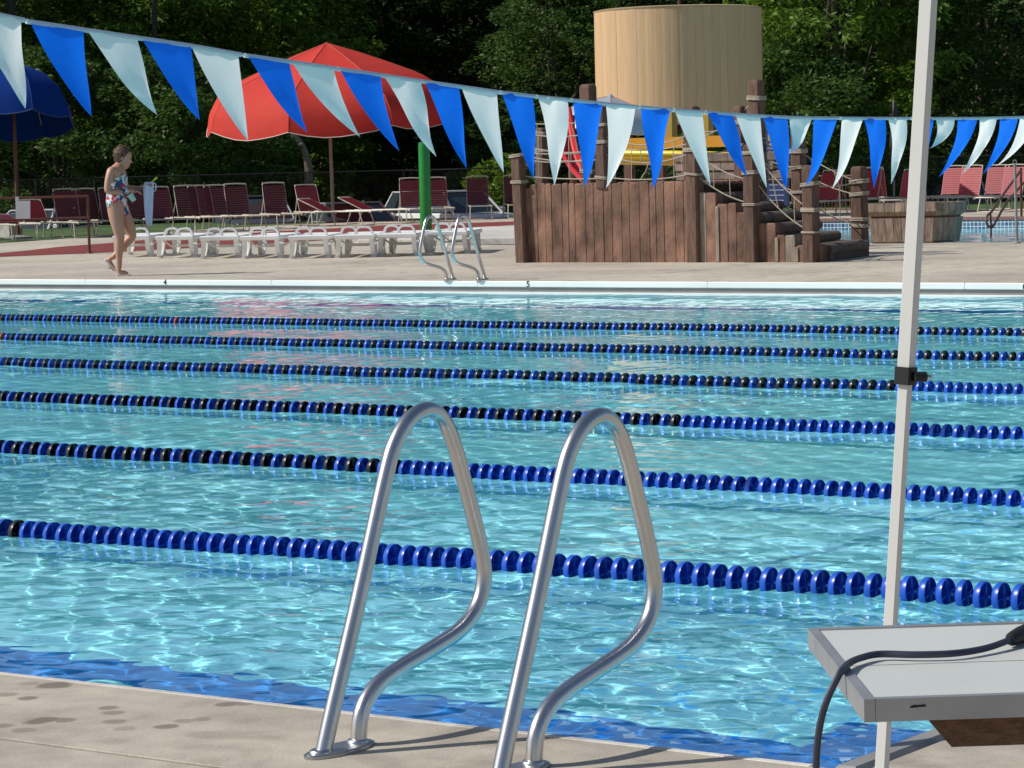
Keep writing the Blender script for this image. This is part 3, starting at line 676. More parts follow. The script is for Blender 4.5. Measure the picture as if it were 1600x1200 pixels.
post(X_(935), X_(951), .02, Zf(943, 165), .98, (Zf(943, 195), Zf(943, 221), Zf(943, 277)))
post(X_(1077), X_(1096), -.01, Zf(1086, 222), 0, (Zf(1086, 234), Zf(1086, 270)))
post(X_(1169), X_(1188), -.05, Zf(1178, 226), 0, (Zf(1178, 238), Zf(1178, 269), Zf(1178, 318)))
post(X_(1261), X_(1281), -.06, Zf(1272, 258), 0, (Zf(1272, 287), Zf(1272, 328), Zf(1272, 361)))
def Xb(px, py, Y=DBK): p = onY(px, py, Y); return p.x-O.x, p.z
def bpost(xa, xb, yt, wr, zb=0):
    x0, z = Xb(xa, yt); x1, _ = Xb(xb, yt); return post(x0, x1, 2.0, z, zb, [Xb(xa, y)[1] for y in wr])
bpost(1332, 1352, 260, (284, 303, 342, 352)); bpost(1238, 1256, 200, (237, 262, 300)); bpost(1172, 1191, 125, (154, 215))
bpost(1148, 1163, 166, (192, 226)); bpost(1070, 1090, 166, (236,), .95); bpost(909, 928, 132, (186, 215, 268), .95); 
pL = [Xb(836, 200), Xb(850, 200)]
post(pL[0][0], pL[1][0], 2.0, pL[0][1], 0, (1.5, 1.75), .02)
def rope(p, q, sag, r=.009, n=10, name='rope'):
    p = Vector(p); q = Vector(q); pts = []
    for i in range(n+1):
        t = i/n; c = p.lerp(q, t); c.z -= sag*4*t*(1-t); pts.append(c)
    MB().tube(pts, r, 5).build(name, rope_m, dock, smooth=True); return pts
def net(p0s, p1s, sags, ties, skew=0):
    lines = [rope(a, b, s_) for a, b, s_ in zip(p0s, p1s, sags)]
    for t in ties:
        idx = lambda l, tt: l[min(len(l)-1, max(0, int(round(tt*(len(l)-1)))))]
        for a, b in zip(lines[:-1], lines[1:]):
            A_ = idx(a, t+skew*random.uniform(-1, 1)); B_ = idx(b, t+skew*random.uniform(-1, 1))
            m_ = (A_+B_)/2+Vector((random.uniform(-.02, .02), 0, 0)); MB().tube([A_, m_, B_], .0065, 5).build('rope_tie', rope_m, dock, smooth=True)
def F_(px, py, dy=0): p = onY(px, py, DY+dy); return (p.x-O.x, dy, p.z)
# left bay, middle bay on the front edge
net([F_(818, y) for y in (208, 227, 243, 275)], [F_(938, y) for y in (205, 233, 249, 279)], [.06, .07, .05, .02], (.22, .42, .6, .8), .05)
net([F_(818, y, .9) for y in (193, 238, 249)], [F_(925, y, .9) for y in (190, 237, 247)], [.02, .03, .05], (.2, .5, .75), .1)
net([F_(948, y) for y in (214, 227, 242, 277)], [F_(1080, y) for y in (208, 223, 238, 272)], [.13, .08, .12, .05], (.15, .3, .42, .6, .78, .9), .04)
# stair handrail ropes, front and back
net([F_(1088, 240), F_(1090, 275)], [F_(1176, 282), F_(1176, 318)], [.06, .06], (.3, .62), .05)
net([F_(1180, 242), F_(1182, 285)], [F_(1268, 330), F_(1268, 362)], [.05, .08], (.35, .7), .05)
def B_(px, py): x, z = Xb(px, py); return (x, 2.0, z)
net([B_(1182, 216), B_(1182, 240), B_(1182, 262)], [B_(1246, 238), B_(1246, 262), B_(1246, 300)], [.03, .04, .05], (.4, .7), .08)
net([B_(1248, 236), B_(1248, 266), B_(1248, 300)], [B_(1340, 284), B_(1340, 304), B_(1340, 350)], [.03, .05, .08], (.3, .62), .08)
rope(F_(1272, 290), B_(1340, 284), .03); rope(F_(1274, 322), B_(1342, 350), .05); rope(F_(1178, 250), B_(1246, 262), .04); rope(B_(1090, 205), B_(1152, 192), .05)
rope(B_(1100, 214), B_(1182, 154), .05); rope(B_(1098, 236), B_(1176, 216), .12); rope(F_(1088, 236), B_(1155, 226), .06)

# yellow slide flume and the red slide behind the platform
sl = empty('yellow_slide', onY(1070, 228, 36.2)); tag(sl, 'yellow and orange slide flume behind the play platform', 'slide'); so = sl.location
def flume(root, pts, m_in, m_lip, r=.3):
    pts = [Vector(p)-root.location for p in pts]; N = len(pts); n = 10; v = []
    for i in range(N):
        t = (pts[min(i+1, N-1)]-pts[max(i-1, 0)]); t.z = 0; t.normalize(); nrm = Vector((-t.y, t.x, 0))
        for k in range(n+1):
            a = math.pi+math.pi*k/n; v.append(pts[i]+nrm*math.cos(a)*r+Vector((0, 0, math.sin(a)*r)))
        for k in range(n, -1, -1):
            a = math.pi+math.pi*k/n; v.append(pts[i]+nrm*math.cos(a)*(r+.02)+Vector((0, 0, math.sin(a)*(r+.02))))
    w_ = 2*(n+1); f = []
    for i in range(N-1):
        for k in range(w_): l = (k+1) % w_; f.append((i*w_+k, i*w_+l, (i+1)*w_+l, (i+1)*w_+k))
    MB().add(v, f).build('trough', m_in, root, smooth=True)
    for sg in (-1, 1):
        l = []
        for i in range(N):
            t = (pts[min(i+1, N-1)]-pts[max(i-1, 0)]); t.z = 0; t.normalize(); l.append(pts[i]+Vector((-t.y, t.x, 0))*sg*(r+.01))
        MB().tube(l, .035, 8).build('lip', m_lip, root, smooth=True)
ytop = onY(960, 236, 36.0)
fl_pts = [onY(955, 238, 36.0), onY(1020, 239, 35.9), onY(1090, 240, 35.9), onY(1160, 242, 36.1), onY(1230, 250, 36.8)]
flume(sl, fl_pts, yellow_m, mat('bright_yellow_lip', (.85, .62, .01), .4), .16)
b = MB(); p0 = onY(957, 232, 36.35)-so; p1 = onY(1188, 236, 36.35)-so; hh = .165
b.box(((p0.x+p1.x)/2, p0.y, p0.z+hh/2-.02), (p1.x-p0.x, .06, hh)); b.build('side_panel', orange_m, sl)
for (xa, xb, yt) in ((1040, 1055, 176), (1096, 1112, 178)):
    p = onY(xa, yt, 36.5)-so; p2_ = onY(xb, yt, 36.5)-so; z1 = p.z; z0 = p0.z-.02; MB().cbox((p.x, p0.y+.05, z0), (p2_.x, p0.y+.2, z1), .02).build('end_panel', mat('ochre_gelcoat', (.36, .24, .03), .5, var=.1), sl)
for xp in (975, 1065, 1150, 1200):
    p = onY(xp, 250, 36.2)-so; MB().tube([(p.x, p0.y+.06, -so.z), (p.x, p0.y+.06, p0.z)], .05, 10).build('leg', brown_paint, sl)
rs = empty('red_slide', onY(890, 230, 35.2)); tag(rs, 'red curved slide seen through the left rope net', 'slide')
flume(rs, [onY(878, 170, 35.6), onY(882, 195, 35.4), onY(886, 220, 35.2), onY(892, 243, 35.0), onY(903, 262, 34.8), onY(925, 285, 34.6), onY(940, 300, 34.4)], redslide_m, redslide_m, .10)
MB().tube([onY(893, 180, 35.6)-rs.location, onY(894, 180, 35.6)-rs.location-Vector((0, 0, onY(893, 180, 35.6).z))], .05, 8).build('leg', brown_paint, rs)

# blue rules board behind the steps
p = onY(1200, 330, 35.6); q = onY(1232, 330, 35.6); bd = empty('rules_board', ((p.x+q.x)/2, 35.6, 0)); tag(bd, 'dark blue notice board standing behind the steps', 'sign')
wz = onY(1215, 190, 35.6).z; zb = onY(1215, 322, 35.6).z; ww = (q.x-p.x)/2
MB().cbox((-ww, -.02, zb), (ww, .02, wz), .01).build('board', sign_blue, bd)
for s_ in (-1, 1): MB().tube([(s_*ww*.8, .04, 0), (s_*ww*.8, .04, wz)], .025, 8).build('leg', grey_metal, bd)
for i in range(15):
    z = zb+.08+i*(wz-zb-.16)/14; l = ww*random.uniform(.55, .85); MB().box((-ww*.05, -.0215, z), (2*l, .002, .014)).build('text_line', mat('pale_blue_print', (.30, .36, .48), .6), bd)
MB().box((-ww*.4, -.0215, wz-.22), (ww*.8, .003, .10)).build('emblem', mat('ochre_print', (.4, .28, .06), .6), bd)

# ------------------------------------------------------------------ tan round tank tower
tc_ = atD(1062, 190, 66); tc_.z = 0; tw = empty('round_tower', tc_); tag(tw, 'tan round tank clad in vertical boards, raised on posts', 'tower')
Rt = 129.5/4500*66; zb = 1.3+ (250-193)/4500*66; zt = 1.3+(250-17)/4500*66
NP = 62
for k in range(NP):
    a0 = 2*math.pi*k/NP+.0009; a1 = 2*math.pi*(k+1)/NP-.0009; R1 = Rt+random.uniform(-.003, .003); b = MB(); v = []
    for z in (zb, zt+random.uniform(-.004, .004)):
        for (r, a) in ((R1-.03, a0), (R1, a0), (R1+.002, (a0+a1)/2), (R1, a1), (R1-.03, a1)): v.append((r*math.cos(a), r*math.sin(a), z))
    b.add(v, [(0, 1, 2, 3, 4), (5, 6, 7, 8, 9), (0, 1, 6, 5), (1, 2, 7, 6), (2, 3, 8, 7), (3, 4, 9, 8), (4, 0, 5, 9)]); o = b.build('board', tan_m, tw)
MB().lathe([(Rt-.035, zb+.01), (Rt-.035, zt-.03)], n=48).build('tank', tan_m, tw)
MB().lathe([(Rt+.012, zt-.02), (Rt+.02, zt+.01), (Rt-.08, zt+.03)], n=64).build('top_rim', mat('tan_rim', (.42, .31, .17), .7), tw, smooth=True)
for k in range(6):
    a = 2*math.pi*k/6+.3; MB().box((math.cos(a)*(Rt-.25), math.sin(a)*(Rt-.25), zb/2), (.16, .16, zb)).build('post', post_wood, tw)
for k in range(3):
    a = 2*math.pi*k/3+.3; x0, y0 = math.cos(a)*(Rt-.25), math.sin(a)*(Rt-.25); MB().box((0, 0, zb-.1), (2*Rt-.5, .15, .18), a).build('beam', post_wood, tw)
MB().tube([(.05, 0, zt), (.05, 0, zt+.6)], .03, 8).build('vent_pipe', brown_paint, tw)

# ------------------------------------------------------------------ umbrellas
def umbrella(name, label, loc, R, zr, prof_, m, nseg=8, scallop=.06, tilt=(0, 1, 0), rz=0, pole_m=None, pole_r=.045, pipe_m=None, base=True, group=None):
    root = empty(name, loc); tag(root, label, 'umbrella', group)
    top = prof_[0][1]; SUB = 6; n = nseg*SUB; tv = Vector((tilt[1], tilt[2], 0)).normalized() if tilt[0] else Vector((1, 0, 0)); Mt = Matrix.Translation((0, 0, zr))@Matrix.Rotation(math.radians(tilt[0]), 4, Vector((-tv.y, tv.x, 0)))@Matrix.Translation((0, 0, -zr))
    per = []
    for s_ in range(nseg):
        b = MB(); v = []
        for (r, z) in prof_:
            for k in range(SUB+1):
                a = rz+2*math.pi*(s_+k/SUB)/nseg; u = k/SUB; ch = math.cos(math.pi/nseg)/math.cos((u-.5)*2*math.pi/nseg); sg = r/R
                rr = r*(.35+.65*ch) ; dz = -.035*R/3*2.2*math.sin(math.pi*u)*sg*(1+.25*math.sin(7*u+s_))
                last = (z == prof_[-1][1])
                if last: dz -= scallop*(math.sin(math.pi*u)**.6)
                v.append(Mt@Vector((rr*math.cos(a), rr*math.sin(a), z+dz)))
        W = SUB+1; f = [(i*W+k, i*W+k+1, (i+1)*W+k+1, (i+1)*W+k) for i in range(len(prof_)-1) for k in range(SUB)]
        b.add(v, f); b.build('canopy_panel', m, root, smooth=True)
        MB().tube([v[i*W]+Vector((0, 0, .006)) for i in range(len(prof_))], .007 if R > 2 else .003, 4).build('seam', pipe_m or mat('faded_red_seam', (.62, .12, .09), .8), root)
        edge = v[-W:]; MB().tube(edge, .012, 4).build('edge_piping', pipe_m or piping_m, root)
        a = rz+2*math.pi*s_/nseg; k_ = [i for i, p in enumerate(prof_) if p[0] > R*.9][0]
        MB().tube([Mt@Vector((.03*math.cos(a), .03*math.sin(a), top-.06))]+[Mt@Vector((r*math.cos(a)*.99, r*math.sin(a)*.99, z-.035)) for r, z in prof_[1:k_+1]], .014, 6).build('rib', grey_metal, root)
    MB().tube([(0, 0, 0), Mt@Vector((0, 0, top-.02))], pole_r, 12).build('pole', pole_m or grey_metal, root, smooth=True)
    MB().lathe([(.09, top-.03), (.05, top+.015), (.02, top+.04)], n=12, M=Mt).build('finial', m, root, smooth=True)
    if base: MB().lathe([(.30, 0), (.30, .04), (.08, .08)], n=20).build('base', grey_metal, root)
    return root
p = gp(521, 345)
umbrella('patio_umbrella', 'large red canvas umbrella with scalloped edge over the loungers', p, 3.36, 3.4, [(.05, 4.50), (.9, 4.22), (1.75, 3.90), (2.5, 3.60), (3.05, 3.25), (3.27, 2.90), (3.36, 2.55)], red_fabric, 8, .10, (5.5, .25, -.95), .35, mat('worn_tan_pole', (.42, .37, .33), .6, var=.15))
p = gp(29, 373)
umbrella('patio_umbrella', 'dark blue domed umbrella with scalloped edge at far left', p, 1.32, 3.0, [(.04, 3.72), (.35, 3.63), (.75, 3.42), (1.08, 3.08), (1.26, 2.70), (1.30, 2.42)], blue_fabric, 8, .06, (13, -.7, .7), .3, brown_paint, .04, mat('navy_piping', (.02, .05, .16), .7))
p = atD(951, 150, 60); pz = p.z; p.z = 0
umbrella('patio_umbrella', 'small silver umbrella just left of the tan tower', p, 1.2, pz-.3, [(.02, pz), (.4, pz-.10), (.8, pz-.24), (1.08, pz-.42), (1.2, pz-.66)], silver_fabric, 6, .05, (7, .8, .5), .1, grey_metal, .025)
p = gp(1397, 331); fu = empty('furled_umbrella', p); tag(fu, 'closed black umbrella in a pale base behind the planter', 'umbrella')
MB().tube([(0, 0, 0), (.03, 0, 2.6)], .022, 8).build('pole', grey_metal, fu); 
b = MB(); n = 14; v = []
L_ = [(.75, .05), (.8, .09), (1.1, .12), (1.6, .13), (2.1, .10), (2.55, .03)]
for z, r in L_:
    for k in range(n): a = 2*math.pi*k/n; rr = r*(1+.22*math.sin(a*4+z)); v.append((rr*math.cos(a)+.012*z+.04, rr*math.sin(a), z))
b.add(v, [(i*n+k, i*n+(k+1) % n, (i+1)*n+(k+1) % n, (i+1)*n+k) for i in range(len(L_)-1) for k in range(n)]+[tuple(range(n))[::-1], tuple(range((len(L_)-1)*n, len(L_)*n))]); b.build('canopy', mat('black_canvas', (.012, .012, .016), .7), fu, smooth=True)
MB().lathe([(.27, .0), (.29, .02), (.27, .2), (.20, .24), (.05, .25)], n=20).build('base', pot_m, fu, smooth=True)

# ------------------------------------------------------------------ green post, planter, rails
p = gp(666, 364); gpst = empty('green_post', p); tag(gpst, 'bright green water spray post standing on the red paving', 'post')
zt_ = onY(662, 222, p.y).z
MB().lathe([(.115, 0), (.115, zt_-.06), (.105, zt_-.01), (.07, zt_)], n=20).build('column', green_paint, gpst, smooth=True)
MB().tube([(0, 0, zt_-.02), (0, 0, zt_+.10)], .02, 8).build('nozzle', green_paint, gpst); MB().lathe([(.16, .004), (.16, .03)], n=20).build('base', green_paint, gpst)

pc = onY(1437, 381, 39.1); pla = empty('timber_planter', (pc.x+.05, 38.86, 0)); pla.rotation_euler = (0, 0, math.radians(9)); tag(pla, 'greyish brown timber-look tub planter beside the back pool', 'planter')
wx = .66
def oct_(r, c=.20, q=0): h_ = .50+(r-.66); return [(-r, -h_+.30), (-r+.09, -h_), (r-.20, -h_), (r, -h_+.38), (r, h_-c), (r-c, h_), (-r+c, h_), (-r, h_-c)]
def lerp2(a, b, t): return (a[0]+(b[0]-a[0])*t, a[1]+(b[1]-a[1])*t)
def ringwall(r0, z0, r1, z1, n_each, name, th=.05):
    lo_ = oct_(r0); hi = oct_(r1)
    for e in range(8):
        A0, B0, A1, B1 = lo_[e], lo_[(e+1) % 8], hi[e], hi[(e+1) % 8]; nn = max(1, round(math.dist(A0, B0)/n_each))
        for k in range(nn):
            t0, t1 = (k+.03)/nn, (k+.97)/nn; pts = [lerp2(A0, B0, t0), lerp2(A0, B0, t1), lerp2(A1, B1, t1), lerp2(A1, B1, t0)]; zs = (z0, z0, z1, z1)
            v = [(p[0], p[1], z) for p, z in zip(pts, zs)]+[(p[0]*(1-th), p[1]*(1-th), z) for p, z in zip(pts, zs)]
            MB().add(v, [(0, 1, 2, 3), (7, 6, 5, 4), (0, 4, 5, 1), (1, 5, 6, 2), (2, 6, 7, 3), (3, 7, 4, 0)]).build(name, planter_m, pla)
ringwall(wx-.05, 0, wx, .375, .115, 'plank'); ringwall(wx-.01, .405, wx+.045, .47, .16, 'rim_block'); ringwall(wx+.045, .472, wx+.04, .60, .16, 'rim_block')
b = MB(); b.prism([(x*.965, y*.965) for x, y in oct_(wx-.03)], .0, .36, 'xy'); b.build('core', tread_m, pla)
MB().prism([(x, y) for x, y in oct_(wx-.03)], .372, .41, 'xy').build('band', mat('rust_band', (.22, .085, .045), .8, var=.2), pla)
MB().prism([(x*.92, y*.92) for x, y in oct_(wx+.02)], .41, .55, 'xy').build('soil', mat('dark_soil', (.04, .03, .02), .95), pla)

# back pool hand rail and grey post
hr = empty('pool_handrail', gp(1548, 357)); tag(hr, 'thin red-brown handrail dipping into the back pool', 'handrail'); ho = hr.location
Yh = 53.6
def hp(px, py, Y): return onY(px, py, Y)-ho
r1 = [hp(1596, 264, Yh+.3), hp(1588, 276, Yh), hp(1569, 302, 49.6), hp(1550, 330, 48.3), hp(1544, 335, 48.2), hp(1541, 343, 48.1), hp(1543, 352, 48.1), hp(1549, 355, 48.2), hp(1553, 351, 48.3), hp(1572, 318, 49.6), hp(1588, 299, Yh), hp(1600, 285, Yh+.4)]
MB().tube(spline(r1, 4), .024, 8).build('rail', brown_paint, hr, smooth=True)
MB().tube([hp(1547, 332, 48.2), hp(1548, 340, 48.2), Vector((hp(1548, 352, 48.2).x, hp(1548, 352, 48.2).y, -1.2))], .022, 8).build('stanchion', brown_paint, hr)
for px in (1596, 1612):
    q = onY(px, 338, Yh+.1); MB().tube([(q.x-ho.x, q.y-ho.y, 0), (q.x-ho.x, q.y-ho.y, onY(px, 262, Yh+.1).z)], .026, 8).build('stanchion', brown_paint, hr)
q = gp(1589, 382); rp_ = empty('grey_pole', (q.x, 38.2, 0)); q = onY(1589, 381, 38.2); rp_.location = (q.x, 38.2, 0); tag(rp_, 'slim grey post with a ring on top at the right edge', 'post')
zt_ = onY(1588, 256, 38.2).z
MB().tube([(0, 0, 0), (-.02, 0, zt_)], .021, 10).build('tube', grey_metal, rp_, smooth=True)
MB().tube([(-.02+.028*math.cos(t), 0, zt_+.028+.028*math.sin(t)) for t in np.linspace(0, 6.28, 14, endpoint=False)], .006, 5, closed=True).build('ring', grey_metal, rp_)
MB().lathe([(.06, .003), (.055, .02), (.022, .03)], n=12).build('base', grey_metal, rp_)

# brown pipe railing with paper sheet, far left
q = gp(140, 396); rl = empty('pipe_railing', q); tag(rl, 'rust brown two-rail pipe railing at the left behind the walking woman', 'railing')
ux = Vector((-math.cos(math.radians(43.5)), -math.sin(math.radians(43.5)), 0))
for k in range(4):
    pp = ux*(k*2.4); MB().tube([pp, pp+Vector((0, 0, .98))], .024, 8).build('post', brown_paint, rl); MB().lathe([(.06, .003), (.05, .02)], c=(pp.x, pp.y, 0), n=12).build('base', brown_paint, rl)
for z in (.96, .60): MB().tube([(0, 0, z), ux*7.2+Vector((0, 0, z))], .021, 8).build('rail', brown_paint, rl)
pp = ux*1.08; qq = Vector((.690*1, .72, 0))
ps = empty('paper_notice', q+ux*1.08+Vector((0, 0, .62))); ps.rotation_euler = (0, 0, math.radians(43.5)); tag(ps, 'white paper sheet taped to the brown railing at far left', 'paper notice')
v = []; nn = 6
for j in range(nn+1):
    for k in range(nn+1): v.append((-.12+.24*k/nn+.01*(j/nn), -.03-.006*math.sin(k*1.3+j*.7)*(1-j/nn), -.01+.30*j/nn))
MB().add(v, [(j*(nn+1)+k, j*(nn+1)+k+1, (j+1)*(nn+1)+k+1, (j+1)*(nn+1)+k) for j in range(nn) for k in range(nn)]).build('sheet', paper_m, ps, smooth=True)
MB().add([(-.115, -.028, .27), (-.06, -.028, .29), (-.06, -.024, .36), (-.115, -.024, .36)], [(0, 1, 2, 3)]).build('tape_strip', paper_m, ps)

# ------------------------------------------------------------------ white resin loungers
def mk_lounger():
    r = empty('white_lounger'); Wd = .265; Ln = .84
    # local y: foot (-) to head (+)
    for s_ in (-1, 1):
        x = s_*Wd
        b = MB(); b.cbox((x-.03, -Ln, .27), (x+.03, Ln, .335), .012); b.build('side_rail', white_resin, r)
    # two low hoops across the width, the left one set further back
    for x0_, x1_, yh in ((-.265, -.03, -.28), (-.02, .24, -.58)):
        pts = spline([(x0_, yh, .32), (x0_+.02, yh, .405), (x0_+.07, yh, .443), (x1_-.07, yh, .443), (x1_-.02, yh, .405), (x1_, yh, .32)], 4); v = []; b = MB()
        for i, p_ in enumerate(pts):
            t = (pts[min(i+1, len(pts)-1)]-pts[max(i-1, 0)]).normalized(); nrm = Vector((-t.z, 0, t.x))
            for (u, q) in ((-.045, -.015), (.045, -.015), (.045, .015), (-.045, .015)): v.append(p_+Vector((0, u, 0))+nrm*q)
        b.add(v, [(i*4+k, i*4+(k+1) % 4, (i+1)*4+(k+1) % 4, (i+1)*4+k) for i in range(len(pts)-1) for k in range(4)]); b.build('hoop', white_resin, r, smooth=True)
    for y, sg in ((-.60, -1), (.54, 1)):
        for s_ in (-1, 1):
            x = s_*(Wd-.02); b = MB()
            pts = spline([(x, y-sg*.15, .29), (x+s_*.02, y-sg*.10, .12), (x+s_*.03, y, .03), (x+s_*.03, y+sg*.10, .03), (x+s_*.01, y+sg*.17, .12), (x, y+sg*.2, .29)], 3); v = []
            for i, p_ in enumerate(pts):
                t = (pts[min(i+1, len(pts)-1)]-pts[max(i-1, 0)]).normalized(); nrm = Vector((0, -t.z, t.y))
                for (u, q) in ((-.032, -.022), (.032, -.022), (.032, .022), (-.032, .022)): v.append(p_+Vector((u, 0, 0))+nrm*q)
            b.add(v, [(i*4+k, i*4+(k+1) % 4, (i+1)*4+(k+1) % 4, (i+1)*4+k) for i in range(len(pts)-1) for k in range(4)]); b.build('leg', white_resin, r, smooth=True)
            MB().box((x+s_*.03, y+sg*.04, .012), (.07, .2, .022)).build('foot', white_resin, r)
    for y0, y1, nm in ((-.82, .14, 'seat_slat'), (.18, .82, 'back_slat')):
        y = y0
        while y < y1-.05: MB().cbox((-Wd+.03, y, .305), (Wd-.03, y+.095, .330), .006).build(nm, white_resin, r); y += .107
    MB().cbox((-Wd-.03, -Ln-.035, .275), (Wd+.03, -Ln+.02, .345), .015).build('end_bar', white_resin, r); MB().cbox((-Wd-.03, Ln-.02, .275), (Wd+.03, Ln+.035, .345), .015).build('end_bar', white_resin, r)
    MB().tube([(-Wd, -.35, .26), (-.15, -.35, .17), (.15, -.35, .17), (Wd, -.35, .26)], .014, 6).build('brace', white_resin, r); MB().tube([(-Wd, .35, .26), (-.15, .35, .17), (.15, .35, .17), (Wd, .35, .26)], .014, 6).build('brace', white_resin, r)
    return r
wl0 = mk_lounger()
wpx = [(207, 402), (277, 403), (342, 404), (411, 404), (481, 404), (551, 403), (619, 401), (699, 397)]
wlab = ['leftmost white plastic lounger, partly behind the walking woman', 'white plastic lounger directly right of the walking woman', 'third white plastic lounger from the left', 'fourth white plastic lounger from the left', 'fourth white plastic lounger from the right end', 'third white plastic lounger from the right end', 'white plastic lounger just left of the small steel rails', 'rightmost white plastic lounger, seen through the small steel rails']
for i, (x, y) in enumerate(wpx):
    o = wl0 if i == 0 else copy_tree(wl0); p = gp(x, y); a_ = math.atan2(-p.x, p.y)-math.radians(9); d_ = Vector((-math.sin(a_), math.cos(a_), 0))
    o.location = p+d_*.84; o.rotation_euler = (0, 0, a_+math.radians(random.uniform(-3, 3))); tag(o, wlab[i], 'lounger', 'white plastic loungers in a row')

# ------------------------------------------------------------------ wine red strap chaises
strap_shaded = mat('shaded_wine_red_vinyl', (.13, .008, .016), .42, var=.15, scale=3, objvar=.25)  # darker copy of the wine red vinyl, shade of the left row painted in
def mk_chaise(back_deg, strap_m):
    r = empty('strap_chaise'); Wd = .255; hz = .33; a = math.radians(back_deg); Lb = .72
    def bk(t, x): return (x, .12+t*math.cos(a), hz+.02+t*math.sin(a))
    # seat frame: loops with bent legs
    for s_ in (-1, 1):
        x = s_*Wd; MB().tube(spline([(x, -1.12, hz-.02), (x, -1.08, hz), (x, .1, hz), (x, .62, hz)], 3), .019, 6).build('seat_rail', cream_metal, r, smooth=True)
    MB().tube(spline([(-Wd, -1.08, hz), (-Wd+.03, -1.13, hz), (Wd-.03, -1.13, hz), (Wd, -1.08, hz)], 4), .014, 6).build('foot_bar', cream_metal, r, smooth=True)
    for y, dy in ((-.85, -.12), (.42, .12)):
        for s_ in (-1, 1): MB().tube(spline([(s_*Wd, y, hz), (s_*(Wd+.01), y+dy*.6, .14), (s_*(Wd+.01), y+dy, .012), (s_*Wd*.7, y+dy*1.05, .012)], 4), .013, 6).build('leg', cream_metal, r, smooth=True)
        MB().tube([(-Wd*.7, y+dy*1.05, .012), (Wd*.7, y+dy*1.05, .012)], .013, 6).build('stretcher', cream_metal, r)
    b = MB(); y = -1.06
    while y < .1: b.cbox((-Wd-.004, y, hz-.012), (Wd+.004, y+.042, hz-.002), .004); y += .058
    b.build('seat', strap_m, r)
    fr = MB().tube(spline([bk(0, -Wd), bk(Lb*.9, -Wd), bk(Lb, -Wd+.06), bk(Lb, Wd-.06), bk(Lb*.9, Wd), bk(0, Wd)], 5), .0145, 6).build('back_frame', cream_metal, r, smooth=True)
    b = MB(); t = .02; up = Vector((0, math.cos(a), math.sin(a))); nrm = Vector((0, -math.sin(a), math.cos(a)))
    while t < Lb-.06:
        v = []
        for dn in (-.004, .013):
            for (x, tt) in ((-Wd-.012, t), (Wd+.012, t), (Wd+.012, t+.047), (-Wd-.012, t+.047)): v.append(Vector(bk(tt, x))+nrm*dn)
        b.add(v, [(3, 2, 1, 0), (4, 5, 6, 7), (0, 1, 5, 4), (1, 2, 6, 5), (2, 3, 7, 6), (3, 0, 4, 7)]); t += .0545
    b.build('backrest', strap_m, r)
    b = MB(); t = .04
    while t < Lb-.06:
        for s_ in (-1, 1): c = Vector(bk(t-.006, s_*Wd)); b.box((c.x, c.y, c.z), (.034, .02, .012))
        t += .0545
    o = b.build('strap_clips', cream_metal, r); o['kind'] = 'stuff'
    if back_deg > 25:
        for s_ in (-1, 1): MB().tube([bk(Lb*.55, s_*Wd), (s_*Wd, .5, hz)], .010, 6).build('support_strut', cream_metal, r)
    return r
protos = {}; GL = 'wine red strap loungers along the left fence'; GR = 'wine red strap loungers by the back pool'
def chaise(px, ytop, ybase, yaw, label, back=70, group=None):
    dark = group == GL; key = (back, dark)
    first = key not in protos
    if first: protos[key] = mk_chaise(back, strap_shaded if dark else strap_m)
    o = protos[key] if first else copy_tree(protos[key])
    p = gp(px, ybase); c = Vector((-p.x, -p.y, 0)).normalized(); yw = math.radians(yaw*(.62 if 0 < yaw < 50 else 1))       # foot direction: toward the pool, turned by yaw
    ft = Vector((c.x*math.cos(yw)-c.y*math.sin(yw), c.x*math.sin(yw)+c.y*math.cos(yw), 0))
    o.location = p-ft*0.0; o.rotation_euler = (0, 0, math.atan2(ft.y, ft.x)+math.pi/2); tag(o, label, 'chaise', group); return o
GL = 'wine red strap loungers along the left fence'; GR = 'wine red strap loungers by the back pool'
def row(items, group):
    for it in items: chaise(*it, group=group)
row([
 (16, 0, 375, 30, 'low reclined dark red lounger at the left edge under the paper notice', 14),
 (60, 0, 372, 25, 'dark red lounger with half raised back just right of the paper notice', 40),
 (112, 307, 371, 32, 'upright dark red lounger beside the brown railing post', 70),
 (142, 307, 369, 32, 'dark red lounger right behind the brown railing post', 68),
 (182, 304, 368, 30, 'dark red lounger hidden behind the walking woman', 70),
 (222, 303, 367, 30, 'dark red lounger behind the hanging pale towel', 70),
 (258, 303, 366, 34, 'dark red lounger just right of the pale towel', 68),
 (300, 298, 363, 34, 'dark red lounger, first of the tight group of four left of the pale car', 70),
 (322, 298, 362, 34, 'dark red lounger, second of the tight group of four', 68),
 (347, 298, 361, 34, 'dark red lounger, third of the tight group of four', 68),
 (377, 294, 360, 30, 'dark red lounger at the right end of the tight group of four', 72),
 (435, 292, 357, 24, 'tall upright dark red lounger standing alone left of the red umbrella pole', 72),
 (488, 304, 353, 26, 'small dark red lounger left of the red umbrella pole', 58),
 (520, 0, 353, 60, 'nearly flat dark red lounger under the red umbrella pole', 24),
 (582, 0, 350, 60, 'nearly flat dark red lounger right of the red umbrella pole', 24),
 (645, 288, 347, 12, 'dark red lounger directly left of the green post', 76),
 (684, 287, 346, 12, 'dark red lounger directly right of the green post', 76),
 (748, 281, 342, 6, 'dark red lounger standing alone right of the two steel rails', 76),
 (806, 282, 340, 8, 'dark red lounger half hidden by the left end of the timber platform', 76)], GL)
